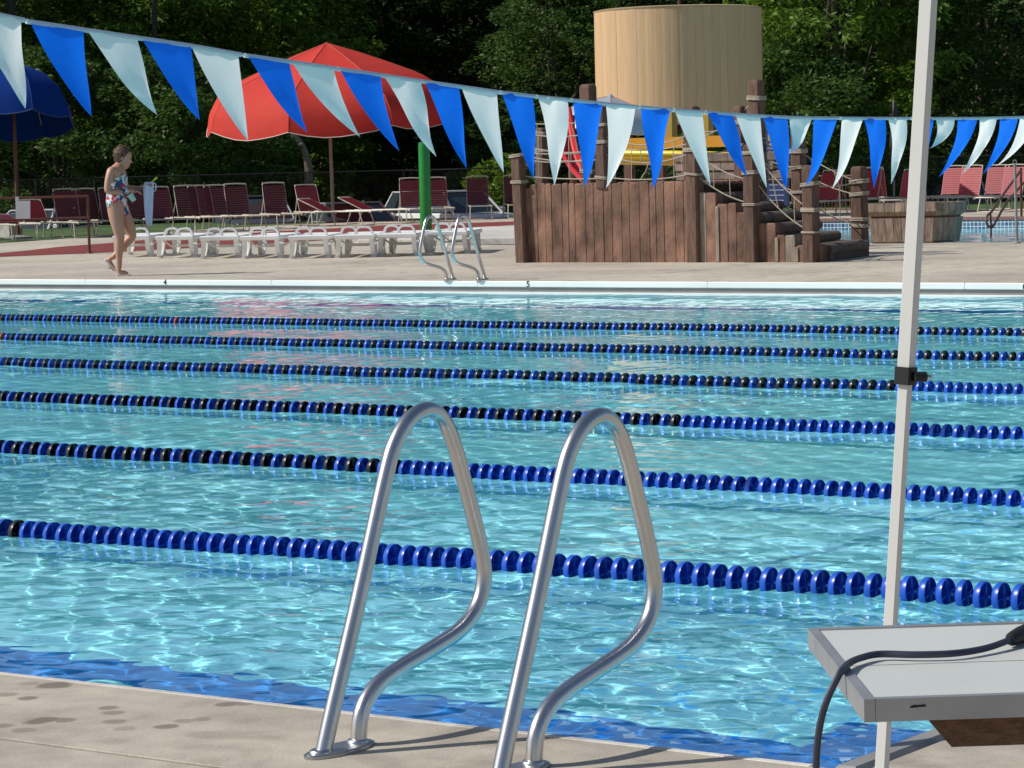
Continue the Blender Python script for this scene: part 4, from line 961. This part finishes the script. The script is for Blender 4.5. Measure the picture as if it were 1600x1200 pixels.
row([
 (1290, 0, 337, -28, 'red lounger behind the picket rail, right of the steps', 66),
 (1352, 0, 334, -26, 'red lounger behind the back right stair post', 70),
 (1372, 0, 331, 30, 'red lounger between the stair post and the closed umbrella', 72),
 (1420, 275, 334, -20, 'red lounger partly behind the white canopy pole', 62),
 (1484, 264, 328, -24, 'red lounger at the back left of the pair right of the canopy pole', 70),
 (1510, 258, 330, -28, 'bright red lounger in front right of the canopy pole', 72),
 (1552, 262, 328, -24, 'red lounger tucked behind the one crossed by the slim grey post', 70),
 (1577, 259, 330, -28, 'bright red lounger crossed by the slim grey post', 72)], GR)

# picket railing behind the steps
q = gp(1268, 331); pk = empty('picket_railing', q); tag(pk, 'low red-brown picket railing seen between the stair posts', 'railing')
e = gp(1345, 331)-q; n = 14
for z in (.06, .86): MB().tube([(0, 0, z), (e.x, e.y, z)], .022, 6).build('rail', brown_paint, pk)
for k in range(n+1):
    MB().tube([(e.x*k/n, e.y*k/n, 0.0 if k % 7 == 0 else .06), (e.x*k/n, e.y*k/n, .86)], .02 if k % 7 == 0 else .012, 6).build('picket', brown_paint, pk)

# low concrete bin at far left
q = gp(17, 372); bn = empty('concrete_block', q); tag(bn, 'small pale concrete block between loungers at far left', 'concrete block'); MB().cbox((-.16, -.2, 0), (.16, .2, .42), .02).build('body', deck_light, bn)

# ------------------------------------------------------------------ chain link fence
fpts = [gp(-260, 372), gp(150, 350), gp(790, 333), gp(1250, 322), gp(1700, 312)]
fpts[0].z = 0
fe = empty('chain_link_fence', fpts[1]); tag(fe, 'black chain link fence behind the loungers', 'fence'); fo = Vector(fpts[1])
FH = 1.24; stations = []
for a_, b_ in zip(fpts[:-1], fpts[1:]):
    L0 = (b_-a_).length; n = max(1, round(L0/2.6)); stations += [a_.lerp(b_, i/n) for i in range(n)]
stations.append(fpts[-1])
for p in stations: MB().tube([p-fo-Vector((0, 0, .3)), p-fo+Vector((0, 0, FH+.03))], .03, 6).build('post', dark_metal, fe)
for i in range(len(stations)-1):
    a_, b_ = stations[i]-fo, stations[i+1]-fo
    MB().tube([a_+Vector((0, 0, FH)), b_+Vector((0, 0, FH))], .022, 6).build('top_rail', dark_metal, fe)
    L0 = (b_-a_).length; d_ = (b_-a_)/L0; nr = Vector((-d_.y, d_.x, 0)); b = MB(); sp = .07; k = -FH
    while k < L0:
        for sg in (1, -1):
            t0, t1 = k, k+FH; z0, z1 = (0.03, FH) if sg > 0 else (FH, .03)
            if t0 < 0: z0 = z0+(z1-z0)*(-t0)/FH; t0 = 0
            if t1 > L0: z1 = z0+(z1-z0)*(L0-t0)/(t1-t0); t1 = L0
            A_, B2 = a_+d_*t0+Vector((0, 0, z0)), a_+d_*t1+Vector((0, 0, z1)); w_ = .0028
            b.add([A_+Vector((0, 0, w_)), A_-Vector((0, 0, w_)), A_+nr*w_, B2+Vector((0, 0, w_)), B2-Vector((0, 0, w_)), B2+nr*w_], [(0, 3, 4, 1), (1, 4, 5, 2), (2, 5, 3, 0)])
        k += sp
    o = b.build('wire_mesh', dark_metal, fe); o['kind'] = 'stuff'

# ------------------------------------------------------------------ parked cars
def mk_car(name, label, loc, rz, paint, kind='sedan'):
    r = empty(name, loc, rz); tag(r, label, 'car', 'cars parked behind the fence'); W = .88
    if kind == 'sedan': body = [(-2.2, .28), (2.2, .28), (2.25, .6), (2.1, .80), (1.15, .92), (-1.45, .98), (-2.15, .92), (-2.25, .55)]; cab = [(1.05, .90), (.35, 1.40), (-.75, 1.43), (-1.6, .95)]
    else: body = [(-2.1, .32), (2.1, .32), (2.15, .7), (2.0, .98), (1.15, 1.06), (-2.05, 1.08), (-2.15, .6)]; cab = [(1.1, 1.04), (.5, 1.62), (-1.75, 1.64), (-2.05, 1.06)]
    def loft(poly, w0, w1, z0, z1, name_, m_, parent):
        v = []
        for s_ in (-1, 1):
            for (x, z) in poly: w_ = w0+(w1-w0)*(z-z0)/(z1-z0); v.append((x, s_*w_, z))
            for (x, z) in poly: pass
        n = len(poly); f = [tuple(range(n)), tuple(range(n, 2*n))[::-1]]+[(i, (i+1) % n, n+(i+1) % n, n+i) for i in range(n)]
        o = MB().add(v, f).build(name_, m_, parent); md = o.modifiers.new('bevel', 'BEVEL'); md.width = .06; md.segments = 3; md.limit_method = 'ANGLE'; o.data.polygons.foreach_set('use_smooth', [True]*len(o.data.polygons)); return o
    loft(body, W, W-.03, .3, 1.0, 'body', paint, r); zc0 = cab[0][1]; zc1 = cab[1][1]
    loft(cab, W-.04, W-.22, zc0, zc1, 'cabin', glass_dark, r)
    # roof, pillars
    x1, x2 = cab[1][0], cab[2][0]; ww = W-.21
    MB().cbox((x2-.04, -ww, zc1-.01), (x1+.04, ww, zc1+.035), .02).build('roof', paint, r)
    def w_at(z): return (W-.04)+((W-.22)-(W-.04))*(z-zc0)/(zc1-zc0)
    for s_ in (-1, 1):
        for (A_, B2) in ((cab[0], cab[1]), (cab[3], cab[2]), ((cab[0][0]*.1-.25, zc0), (-.15, zc1))):
            MB().tube([(A_[0], s_*(w_at(A_[1])+.005), A_[1]), (B2[0], s_*(w_at(B2[1])+.005), B2[1])], .035, 6).build('pillar', paint, r)
        for x in (-1.4, 1.38):
            wh = MB().lathe([(.33, -.1), (.33, .1), (.22, .11)], n=20, M=Matrix.Translation((x, s_*(W-.08), .33))@Matrix.Rotation(-s_*math.pi/2, 4, 'X')).build('wheel', rubber_m, r)
            MB().lathe([(.21, 0), (.2, .03), (.05, .05)], n=14, M=Matrix.Translation((x, s_*(W+.015), .33))@Matrix.Rotation(-s_*math.pi/2, 4, 'X')).build('rim', steel_dull, wh)
        MB().cbox((body[2][0]-.16, min(s_*.5, s_*.82), body[2][1]), (body[2][0]+.012, max(s_*.5, s_*.82), body[2][1]+.13), .02).build('headlight', lamp_m, r)
        MB().cbox((-body[2][0]-.02, min(s_*.55, s_*.85), .68), (-body[2][0]+.12, max(s_*.55, s_*.85), .84), .02).build('tail_light', redlamp_m, r)
        MB().cbox((cab[0][0]-.25, min(s_*.9, s_*1.05), zc0+.02), (cab[0][0]-.12, max(s_*.9, s_*1.05), zc0+.15), .03).build('mirror', paint, r)
    MB().cbox((body[2][0]-.02, -.45, .45), (body[2][0]+.03, .45, .68), .02).build('grille', rubber_m, r)
    MB().cbox((body[2][0]-.1, -.8, .3), (body[2][0]+.06, .8, .46), .04).build('bumper', paint, r)
    return r
def carat(px, D): p = atD(px, 300, D); p.z = -.99; return p
def facing(p, extra): return math.atan2(-p.y, -p.x)+math.radians(extra)
for px, D, ex_, paint, kd, lab in ((548, 76, 22, silver_paint, 'sedan', 'pale silver car behind the fence beside the red umbrella pole'), (706, 78, 38, white_paint_m, 'suv', 'silver-white car behind the fence right of the green post'),
                                   (398, 77, 10, darkblue_paint, 'suv', 'blue-grey car behind the fence left of the tallest dark red lounger'), (60, 78, -30, white_paint_m, 'sedan', 'white car glimpsed under the loungers at far left'),
                                   (1500, 84, 8, darkblue_paint, 'sedan', 'dark car behind the red loungers at the right')):
    p = carat(px, D); mk_car('parked_car', lab, p, facing(p, ex_), paint, kd)

# ------------------------------------------------------------------ light poles
for px, D, r, lab in ((247, 92, .11, 'dark light pole rising among the trees above the left pennants'), (24, 90, .13, 'dark light pole at the top left corner'), (1398, 88, .11, 'dark light pole in front of the trees left of the canopy pole')):
    p = atD(px, 200, D); p.z = -1; o = empty('light_pole', p); tag(o, lab, 'light pole')
    MB().tube([(0, 0, 0), (0, 0, 11)], [r, r*.7], 10).build('pole', dark_metal, o, smooth=True); MB().tube([(0, 0, 10.9), (.9, .6, 11.2)], .05, 6).build('arm', dark_metal, o); MB().cbox((.7, .4, 11.1), (1.4, .8, 11.3), .03).build('lamp_head', dark_metal, o)

# ------------------------------------------------------------------ trees
def leaves(cent, rad, n, ll, lw, droop, rng, shell=.55, squash=.7):
    """leaf quads around clump centres; returns verts, faces"""
    k = rng.integers(0, len(cent), n); c = cent[k]; r = rad[k][:, None]
    d = rng.normal(size=(n, 3)); d /= np.linalg.norm(d, axis=1)[:, None]; d[:, 2] = d[:, 2]*.8+.15
    rr = (shell+(1-shell)*rng.random(n)**.6)[:, None]; p = c+d*r*rr*np.array([1, 1, squash])
    ax = d*.8+rng.normal(size=(n, 3))*.45; ax[:, 2] = ax[:, 2]*.4-droop; ax /= np.linalg.norm(ax, axis=1)[:, None]
    s = np.cross(ax, rng.normal(size=(n, 3))*.7+np.array([0, 0, 1.])*0+d*.0+np.array([.0, .0, .9])); s /= np.maximum(np.linalg.norm(s, axis=1)[:, None], 1e-5)
    L_ = (ll*(.65+.7*rng.random(n)))[:, None]; W_ = (lw*(.65+.7*rng.random(n)))[:, None]
    nrm = np.cross(ax, s)
    v = np.stack([p, p+ax*L_*.45+s*W_*.5-nrm*L_*.04, p+ax*L_+nrm*L_*-.10, p+ax*L_*.45-s*W_*.5-nrm*L_*.04], 1).reshape(-1, 3)
    return v, (np.arange(n)[:, None]*4+np.arange(4)[None])
def crown_clumps(rng, H, R, z0, n, irregular=.3):
    C_ = []; Rr = []
    ph = rng.uniform(0, 6.28, 4)
    for i in range(n):
        t = rng.random()**.9; z = z0+(H-z0)*t; th = rng.uniform(0, 6.28)
        env = R*(math.sin(math.pi*min(1, (t*.86+.14)))**.55)*(1+irregular*math.sin(2*th+ph[0]+t*4)+irregular*.6*math.sin(5*th+ph[1]-t*7))
        r = env*math.sqrt(rng.uniform(.25, 1)); C_.append((r*math.cos(th), r*math.sin(th), z)); Rr.append(rng.uniform(.45, 1.05)*R*.20+.12)
    return np.array(C_), np.array(Rr)
def mk_tree(seed, H, R, z0, nclump, nleaf, ll, lw, droop, lm, bm, lean=0):
    rng = np.random.default_rng(seed); r = empty('broadleaf_tree')
    C_, Rr = crown_clumps(rng, H, R, z0, nclump)
    v, f = leaves(C_, Rr, nleaf, ll, lw, droop, rng); npmesh('crown', v, f, lm, False, r)
    b = MB(); tr = .035*H*.55; pts = [(lean*t*t*2+.15*math.sin(t*5+seed), .12*math.sin(t*4+seed*2), H*.8*t) for t in np.linspace(0, 1, 8)]
    b.tube(pts, [tr*(1-.8*i/7)*(1.25 if i == 0 else 1) for i in range(8)], 9)
    for i in range(14):
        j = rng.integers(1, 6); c = C_[rng.integers(0, len(C_))]; a = Vector(pts[j]); q = Vector(c)
        if q.z < a.z: q.z = a.z+.4
        mpt = a.lerp(q, .5)+Vector((0, 0, -.1*H*.3+.3)); b.tube([a, mpt, q], [tr*.4, tr*.25, tr*.08], 6)
    b.build('trunk', bm, r, smooth=True); return r
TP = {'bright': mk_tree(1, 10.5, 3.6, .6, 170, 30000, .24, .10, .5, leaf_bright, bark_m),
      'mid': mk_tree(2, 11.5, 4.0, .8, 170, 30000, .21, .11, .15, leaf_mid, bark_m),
      'dark': mk_tree(3, 13.0, 4.4, 1.0, 170, 28000, .22, .12, .15, leaf_shaded, bark_m),
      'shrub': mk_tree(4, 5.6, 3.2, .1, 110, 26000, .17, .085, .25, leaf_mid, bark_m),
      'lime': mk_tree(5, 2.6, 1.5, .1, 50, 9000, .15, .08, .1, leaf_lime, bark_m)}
used = set()
def tree(kind, px, D, sc, lab, rot=None, grp='trees behind the pool fence', cat='tree', nm=None):
    o = TP[kind] if kind not in used else copy_tree(TP[kind]); used.add(kind)
    p = atD(px, 300, D); p.z = -1.0; o.location = p; o.scale = (sc, sc, sc) if not isinstance(sc, tuple) else sc; o.rotation_euler = (0, 0, rot if rot is not None else random.uniform(0, 6.28))
    if nm: o.name = nm
    tag(o, lab, cat, grp); return o
# front trees, left to right
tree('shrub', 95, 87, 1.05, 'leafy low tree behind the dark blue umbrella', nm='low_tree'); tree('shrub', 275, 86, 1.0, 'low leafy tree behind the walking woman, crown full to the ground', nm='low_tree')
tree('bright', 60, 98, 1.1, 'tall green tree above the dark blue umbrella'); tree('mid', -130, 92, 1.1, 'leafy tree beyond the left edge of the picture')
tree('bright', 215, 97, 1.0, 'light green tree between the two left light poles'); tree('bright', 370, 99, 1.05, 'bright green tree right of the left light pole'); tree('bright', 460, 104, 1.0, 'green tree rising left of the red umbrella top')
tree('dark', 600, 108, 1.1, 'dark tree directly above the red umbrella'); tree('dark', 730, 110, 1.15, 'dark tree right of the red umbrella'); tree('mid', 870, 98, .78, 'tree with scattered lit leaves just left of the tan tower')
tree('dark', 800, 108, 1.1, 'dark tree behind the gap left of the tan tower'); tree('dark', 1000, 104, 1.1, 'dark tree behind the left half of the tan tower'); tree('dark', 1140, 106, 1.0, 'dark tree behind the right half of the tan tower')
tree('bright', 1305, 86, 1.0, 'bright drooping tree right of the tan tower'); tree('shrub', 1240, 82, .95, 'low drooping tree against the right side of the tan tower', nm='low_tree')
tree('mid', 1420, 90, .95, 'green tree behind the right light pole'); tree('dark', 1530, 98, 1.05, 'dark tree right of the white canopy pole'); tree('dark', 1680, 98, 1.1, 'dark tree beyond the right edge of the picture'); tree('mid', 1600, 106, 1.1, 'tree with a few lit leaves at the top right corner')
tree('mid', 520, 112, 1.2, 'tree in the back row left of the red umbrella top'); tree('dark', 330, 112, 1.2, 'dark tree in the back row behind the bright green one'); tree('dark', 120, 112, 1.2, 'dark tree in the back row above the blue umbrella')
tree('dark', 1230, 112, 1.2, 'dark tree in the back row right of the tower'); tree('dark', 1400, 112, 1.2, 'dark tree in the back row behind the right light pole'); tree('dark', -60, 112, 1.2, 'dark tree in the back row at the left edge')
tree('lime', 795, 84, .95, 'small lime green bush behind the fence left of the platform', nm='lime_bush', cat='bush', grp='bushes behind the fence'); tree('lime', 762, 86, .7, 'smaller lime green bush beside the lone red lounger', nm='lime_bush', cat='bush', grp='bushes behind the fence')
# leaning pale limb under the red umbrella
lt = empty('leaning_tree', atD(478, 300, 90)); lt.location.z = -1; tag(lt, 'pale leaning bare trunk in the dark under the red umbrella', 'tree')
q = [atD(482, 262, 90)-lt.location, atD(468, 222, 90)-lt.location, atD(440, 200, 90)-lt.location, atD(405, 188, 90)-lt.location]
MB().tube(spline([(0, 0, 0), (.05, 0, .7)]+q, 4), [.16]*4+[.14]*5+[.1]*5+[.07]*4+[.05]*3, 8).build('trunk', pale_bark, lt, smooth=True)
# dark wooded slope that rises behind the trees
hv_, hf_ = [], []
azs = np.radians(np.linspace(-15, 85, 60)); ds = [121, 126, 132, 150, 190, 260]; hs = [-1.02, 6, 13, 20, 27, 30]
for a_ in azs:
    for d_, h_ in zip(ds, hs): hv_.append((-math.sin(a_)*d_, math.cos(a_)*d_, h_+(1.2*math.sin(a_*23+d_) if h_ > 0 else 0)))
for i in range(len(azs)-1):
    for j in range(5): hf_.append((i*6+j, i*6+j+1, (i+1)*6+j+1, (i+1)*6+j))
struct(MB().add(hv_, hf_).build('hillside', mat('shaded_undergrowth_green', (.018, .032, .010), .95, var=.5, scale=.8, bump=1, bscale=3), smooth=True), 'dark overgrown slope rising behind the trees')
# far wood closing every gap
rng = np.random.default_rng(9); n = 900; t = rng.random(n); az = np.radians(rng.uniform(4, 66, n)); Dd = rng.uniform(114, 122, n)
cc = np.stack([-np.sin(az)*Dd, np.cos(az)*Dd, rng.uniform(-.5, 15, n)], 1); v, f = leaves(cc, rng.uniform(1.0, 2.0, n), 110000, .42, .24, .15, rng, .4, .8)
o = npmesh('distant_wood', v, f, leaf_shaded); tag(o, 'dark wood closing the view behind the trees', 'wood', kind='stuff')
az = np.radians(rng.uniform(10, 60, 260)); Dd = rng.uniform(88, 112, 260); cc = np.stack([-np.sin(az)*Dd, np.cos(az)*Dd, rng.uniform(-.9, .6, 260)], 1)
v, f = leaves(cc, rng.uniform(.5, 1.0, 260), 36000, .22, .12, .1, rng, .3, .8); o = npmesh('undergrowth', v, f, leaf_shaded); tag(o, 'dark undergrowth below the trees', 'undergrowth', kind='stuff')

# ------------------------------------------------------------------ the walking woman
wp = gp(191, 431); wa_ = math.radians(43)
wm = empty('person', wp, wa_); tag(wm, 'woman in a floral swimsuit walking with a pale towel over her arm', 'person')
def J(px, py, d=0): return Vector(((px-250)/608, d, (1118-py)/608))
def skin_obj(name, chains, m_, parent, sub=2):
    vs, es, rs, key = [], [], [], {}
    for ch in chains:
        prev = None
        for (p, r) in ch:
            k = (round(p.x, 4), round(p.y, 4), round(p.z, 4))
            if k not in key: key[k] = len(vs); vs.append(p); rs.append(tuple(q*(1.15 if sub == 2 else 1) for q in (r if isinstance(r, tuple) else (r, r))))
            i = key[k]
            if prev is not None and prev != i: es.append((prev, i))
            prev = i
    me = bpy.data.meshes.new(name); me.from_pydata(vs, es, []); o = bpy.data.objects.new(name, me); COL.objects.link(o); o.parent = parent
    sk = o.modifiers.new('skin', 'SKIN'); sk.use_smooth_shade = True; sk.branch_smoothing = .3
    for i, r in enumerate(rs): me.skin_vertices[0].data[i].radius = r
    me.skin_vertices[0].data[0].use_root = True
    sb = o.modifiers.new('sub', 'SUBSURF'); sb.levels = sub; sb.render_levels = sub; me.materials.append(m_); return o
pel = J(222, 560); wst = J(232, 470); ches = J(243, 370, 0); upc = J(240, 300); nk = J(262, 238); hd = J(284, 190); 
sR = J(190, 292, -.155); sL = J(262, 292, .155); eR = J(152, 455, -.20); wR = J(320, 457, -.10); hR = J(365, 457, -.05)
eL = J(285, 425, .20); wL = J(405, 435, .06); hL = J(448, 418, .03)
hipR = J(208, 600, -.085); kR = J(243, 815, -.07); aR = J(228, 1050, -.06); hipL = J(248, 600, .085); kL = J(342, 812, .08); aL = J(180, 975, .07)
def hand(c, dr, up, s=1.0):
    dr = dr.normalized(); up = up.normalized(); sd_ = dr.cross(up); out = []
    for i, (o_, l) in enumerate(((-.028, .070), (-.010, .080), (.009, .075), (.026, .058))):
        b0_ = c+dr*.045+sd_*o_; out.append([(c, .024), (b0_, .010), (b0_+dr*l*.55-up*.012, .0085), (b0_+dr*l*.8-up*.045, .007)])
    out.append([(c, .024), (c+sd_*-.040+dr*.02-up*.01, .011), (c+sd_*-.045+dr*.055-up*.03, .009)]); return out
chains = [
 [(pel, (.125, .150)), (wst, (.112, .125)), (ches, (.112, .135)), (upc, (.085, .125)), (nk, (.046, .050)), (J(270, 215), (.045, .048))],
 [(upc, (.085, .125)), (J(205, 292, -.12), .060), (sR, .052), (J(168, 370, -.185), .043), (eR, .038), (J(235, 458, -.155), .036), (wR, .024), (hR, .026)],
 [(upc, (.085, .125)), (J(255, 292, .12), .060), (sL, .052), (J(275, 360, .185), .043), (eL, .038), (J(345, 432, .13), .034), (wL, .024), (hL, .026)],
 [(pel, (.125, .150)), (hipR, .108), (J(228, 700, -.08), .088), (kR, .056), (J(236, 890, -.07), .055), (J(230, 980, -.06), .038), (aR, .032), (J(225, 1088, -.06), .030), (J(268, 1095, -.06), .032), (J(300, 1104, -.065), .022)],
 [(pel, (.125, .150)), (hipL, .105), (J(305, 705, .08), .084), (kL, .056), (J(285, 865, .08), .054), (J(215, 940, .075), .036), (aL, .031), (J(148, 985, .07), .030), (J(165, 1030, .07), .030), (J(195, 1078, .07), .022)]]
def sub_c(c): return [(p, r) for p, r in c]
body = skin_obj('body', chains, skin_m, wm)
for hnd, dr, up in ((hR, hR-wR, Vector((0, -.3, 1))), (hL, hL-wL, Vector((0, .2, 1)))):
    h = skin_obj('hand', [[(q[0]+Vector((.0, 0, 0)), q[1]) for q in c] for c in hand(hnd, dr, up)], skin_m, body, 1)
# head with face
hb = MB(); n = 16; rings = []
hv = []
HZ = [(-.115, .030, .034, .028), (-.095, .052, .048, .022), (-.06, .074, .062, .012), (-.02, .084, .070, .004), (.02, .090, .074, 0), (.06, .088, .074, -.004), (.095, .068, .058, -.006), (.115, .030, .028, -.006)]
for (z, a, b_, dx) in HZ:
    for k in range(n):
        t = 2*math.pi*k/n; x = a*math.cos(t)+dx; y = b_*math.sin(t)
        hv.append((x, y, z))
hb.add(hv, [(i*n+k, i*n+(k+1) % n, (i+1)*n+(k+1) % n, (i+1)*n+k) for i in range(len(HZ)-1) for k in range(n)]+[tuple(range(n))[::-1], tuple(range((len(HZ)-1)*n, len(HZ)*n))])
head = hb.build('head', skin_m, body, smooth=True); head.location = hd+Vector((.008, 0, -.012)); head.rotation_euler = (0, math.radians(14), 0); head.scale = (1.16, 1.16, 1.16)
MB().add([(.080, -.012, .02), (.080, .012, .02), (.112, 0, -.028), (.084, -.016, -.035), (.084, .016, -.035)], [(0, 2, 1), (0, 3, 2), (1, 2, 4), (3, 4, 2)]).build('nose', skin_m, head)
MB().tube([(.083, -.022, -.062), (.092, 0, -.060), (.083, .022, -.062)], .006, 6).build('mouth', mat('lip_pink', (.35, .1, .09), .5), head)
for s_ in (-1, 1):
    MB().lathe([(.001, -.006), (.010, -.003), (.010, .003), (.001, .006)], (.078, s_*.030, .012), 8, 'x').build('eye', mat('dark_eye', (.02, .015, .01), .3), head)
    MB().tube([(.0, s_*.072, .02), (-.015, s_*.082, .01), (-.01, s_*.080, -.02), (.003, s_*.072, -.028)], .007, 6).build('ear', skin_m, head)
hr_ = MB(); rngh = random.Random(4); rings = [(-.055, .060, .055), (-.02, .085, .076), (.02, .097, .084), (.06, .100, .086), (.095, .085, .074), (.125, .055, .050), (.137, .02, .02)]; v = []
for z, a, b_ in rings:
    for k in range(18):
        t = 2*math.pi*k/18; back = -.018; x = a*math.cos(t)*(1+rngh.uniform(-.07, .08))+back; y = b_*math.sin(t)*(1+rngh.uniform(-.06, .07))
        lim = .03 if z > .05 else -.01
        if z < .07: x = min(x, .040 if z > .03 else (.012 if z > 0 else -.008))
        v.append((x, y, z+rngh.uniform(-.006, .006)))
hr_.add(v, [(i*18+k, i*18+(k+1) % 18, (i+1)*18+(k+1) % 18, (i+1)*18+k) for i in range(len(rings)-1) for k in range(18)]+[tuple(range(18))[::-1], tuple(range(108, 126))]); hr_.lathe([(.005, -.04), (.038, -.02), (.042, .01), (.02, .035)], (-.085, 0, .06), 10); 
for q_ in range(70):
    t = rngh.uniform(math.pi*.5, math.pi*1.5) if q_ % 3 else rngh.uniform(0, 6.28); zz_ = rngh.uniform(-.05, .13) if q_ % 3 else rngh.uniform(.075, .135); rr_ = math.sqrt(max(.05, 1-((zz_-.03)/.115)**2)); c3 = (-.018+.092*rr_*math.cos(t), .080*rr_*math.sin(t), zz_)
    hr_.lathe([(.004, -.013), (.012, -.006), (.013, .006), (.004, .014)], c3, 7, rngh.choice('xz'))
hr_.build('hair', hair_m, head, smooth=True)
# swimsuit: the body's own surface over the torso, lifted a few millimetres
dg = bpy.context.evaluated_depsgraph_get(); dg.update(); bme = body.evaluated_get(dg).to_mesh()
sv, sf, vmap = [], [], {}
def in_suit(c):
    py = 1118-c.z*608; px = c.x*608+250
    if abs(c.y) > .165: return False
    if py < 410 and abs(c.y) > .135: return False
    if py > 400 and px > 318: return False
    top_ = 322 if px > 262 else 322+(262-px)*1.1
    bot_ = 655-abs(c.y)*720-(8 if px > 240 else 0)
    return top_ < py < bot_
for pgn in bme.polygons:
    if in_suit(pgn.center):
        ids = []
        for vi in pgn.vertices:
            if vi not in vmap:
                vmap[vi] = len(sv); vv = bme.vertices[vi]; sv.append(tuple(vv.co+vv.normal*.006))
            ids.append(vmap[vi])
        sf.append(tuple(ids))
sme = bpy.data.meshes.new('swimsuit'); sme.from_pydata(sv, [], sf); sme.update(); sme.polygons.foreach_set('use_smooth', [True]*len(sf)); sme.materials.append(floral_m)
suit = bpy.data.objects.new('swimsuit', sme); COL.objects.link(suit); suit.parent = body
for s_ in (-1, 1): MB().tube(spline([J(300, 350, s_*.075), J(285, 300, s_*.085), J(250, 268, s_*.085), J(205, 275, s_*.085), J(180, 330, s_*.07)], 3), .010, 6).build('strap', floral_m, suit)
# sandals
for (hl, toe, d) in ((J(203, 1112, -.06), J(320, 1114, -.065), -1), (J(118, 985, .07), J(205, 1082, .07), 1)):
    dr = (toe-hl); L0 = dr.length; dr.normalize(); sd_ = Vector((0, 1, 0)); up = dr.cross(sd_)*-1; b = MB(); v = []
    for h in (-.012, .010):
        for t, w_ in ((0, .02), (.03, .033), (.5, .036), (.78, .044), (.95, .035), (1, .015)):
            for s_ in (-1, 1): v.append(hl+dr*L0*t+sd_*w_*s_+up*h)
    f = []
    for i in range(5): a = i*2; f += [(a, a+1, a+3, a+2), (12+a, 12+a+2, 12+a+3, 12+a+1), (a, a+2, 14+a, 12+a), (a+1, 13+a, 15+a, a+3)]
    f += [(0, 12, 13, 1), (10, 11, 23, 22)]
    so_ = b.add(v, f).build('sandal', sole_m, body)
    pm = hl+dr*L0*.62; MB().tube([pm+sd_*.04+up*.006, pm+sd_*.02+up*.05-dr*.01, pm-sd_*.02+up*.05-dr*.01, pm-sd_*.04+up*.006], .008, 6).build('sandal_strap', mat('grey_strap', (.2, .18, .2), .6), so_)
# things she carries: separate objects
def carried(name, label, cat): o = empty(name, wp, wa_); tag(o, label, cat); return o
tw_ = carried('towel', 'pale blue towel hanging from the woman’s outstretched hand', 'towel')
b = MB(); v = []; nn = 12
prof2 = [(388, 448, 520), (430, 437, 520), (520, 438, 512), (600, 440, 507), (680, 444, 500), (715, 452, 497), (732, 470, 492)]
for sd2 in (-.022, .022):
    for (y, x0, x1) in prof2:
        for k in range(nn+1):
            u = k/nn; q = J(x0+(x1-x0)*u, y, .02+sd2+.016*math.sin(u*9+y*.004)); v.append(q)
W = nn+1; NR = len(prof2); f = []
for s2 in (0, NR*W):
    f += [(s2+i*W+k, s2+i*W+k+1, s2+(i+1)*W+k+1, s2+(i+1)*W+k) for i in range(NR-1) for k in range(nn)]
for i in range(NR-1): f += [(i*W, (i+1)*W, NR*W+(i+1)*W, NR*W+i*W), (i*W+nn, NR*W+i*W+nn, NR*W+(i+1)*W+nn, (i+1)*W+nn)]
f += [(k, k+1, NR*W+k+1, NR*W+k) for k in range(nn)]+[((NR-1)*W+k, (NR-1)*W+k+1, NR*W+(NR-1)*W+k+1, NR*W+(NR-1)*W+k) for k in range(nn)]
b.add(v, f).build('cloth', towel_m, tw_, smooth=True)
MB().tube(spline([J(505, 395, .02), J(530, 400, .02), J(538, 430, .02), J(530, 455, .02), J(515, 462, .02)], 4), .008, 6).build('loop', towel_m, tw_, smooth=True)
MB().lathe([(.004, -.03), (.028, -.022), (.032, .0), (.022, .02), (.004, .028)], J(470, 400, .02), 10).build('red_patch', mat('red_white_print', (.45, .06, .07), .7), tw_, smooth=True)
sn = carried('snorkel', 'bright lime tube sticking up from the woman’s hand', 'snorkel')
MB().tube(spline([J(500, 392, .02), J(520, 375, .02), J(548, 352, .02)], 4), [.009]*5+[.013]*4, 8).build('tube', lime_m, sn, smooth=True); MB().tube([J(548, 352, .02), J(563, 325, .02)], .004, 6).build('tip', rubber_m, sn)
cu = carried('cup', 'pale mint cup held tilted below the woman’s near hand', 'cup')
ctr = J(346, 505, -.08); axc = (J(330, 480, -.08)-J(362, 532, -.08)).normalized(); u_ = axc.cross(Vector((0, 1, 0))).normalized(); Mc = Matrix((u_, Vector((0, 1, 0)), axc)).transposed().to_4x4(); Mc.translation = ctr
MB().lathe([(.030, -.055), (.032, -.05), (.045, .05), (.042, .05), (.029, -.045)], n=18, M=Mc).build('cup_wall', mint_m, cu, smooth=True)
bk_ = carried('dark_folder', 'thin dark flat folder gripped between the woman’s hands', 'folder')
MB().add([J(372, 438, -.04), J(440, 432, -.02), J(440, 442, .06), J(372, 446, .06), J(372, 444, -.04), J(440, 440, -.02), J(440, 448, .06), J(372, 452, .06)], [(0, 1, 2, 3), (4, 7, 6, 5), (0, 4, 5, 1), (1, 5, 6, 2), (2, 6, 7, 3), (3, 7, 4, 0)]).build('cover', mat('dark_purple_card', (.08, .05, .07), .6), bk_)
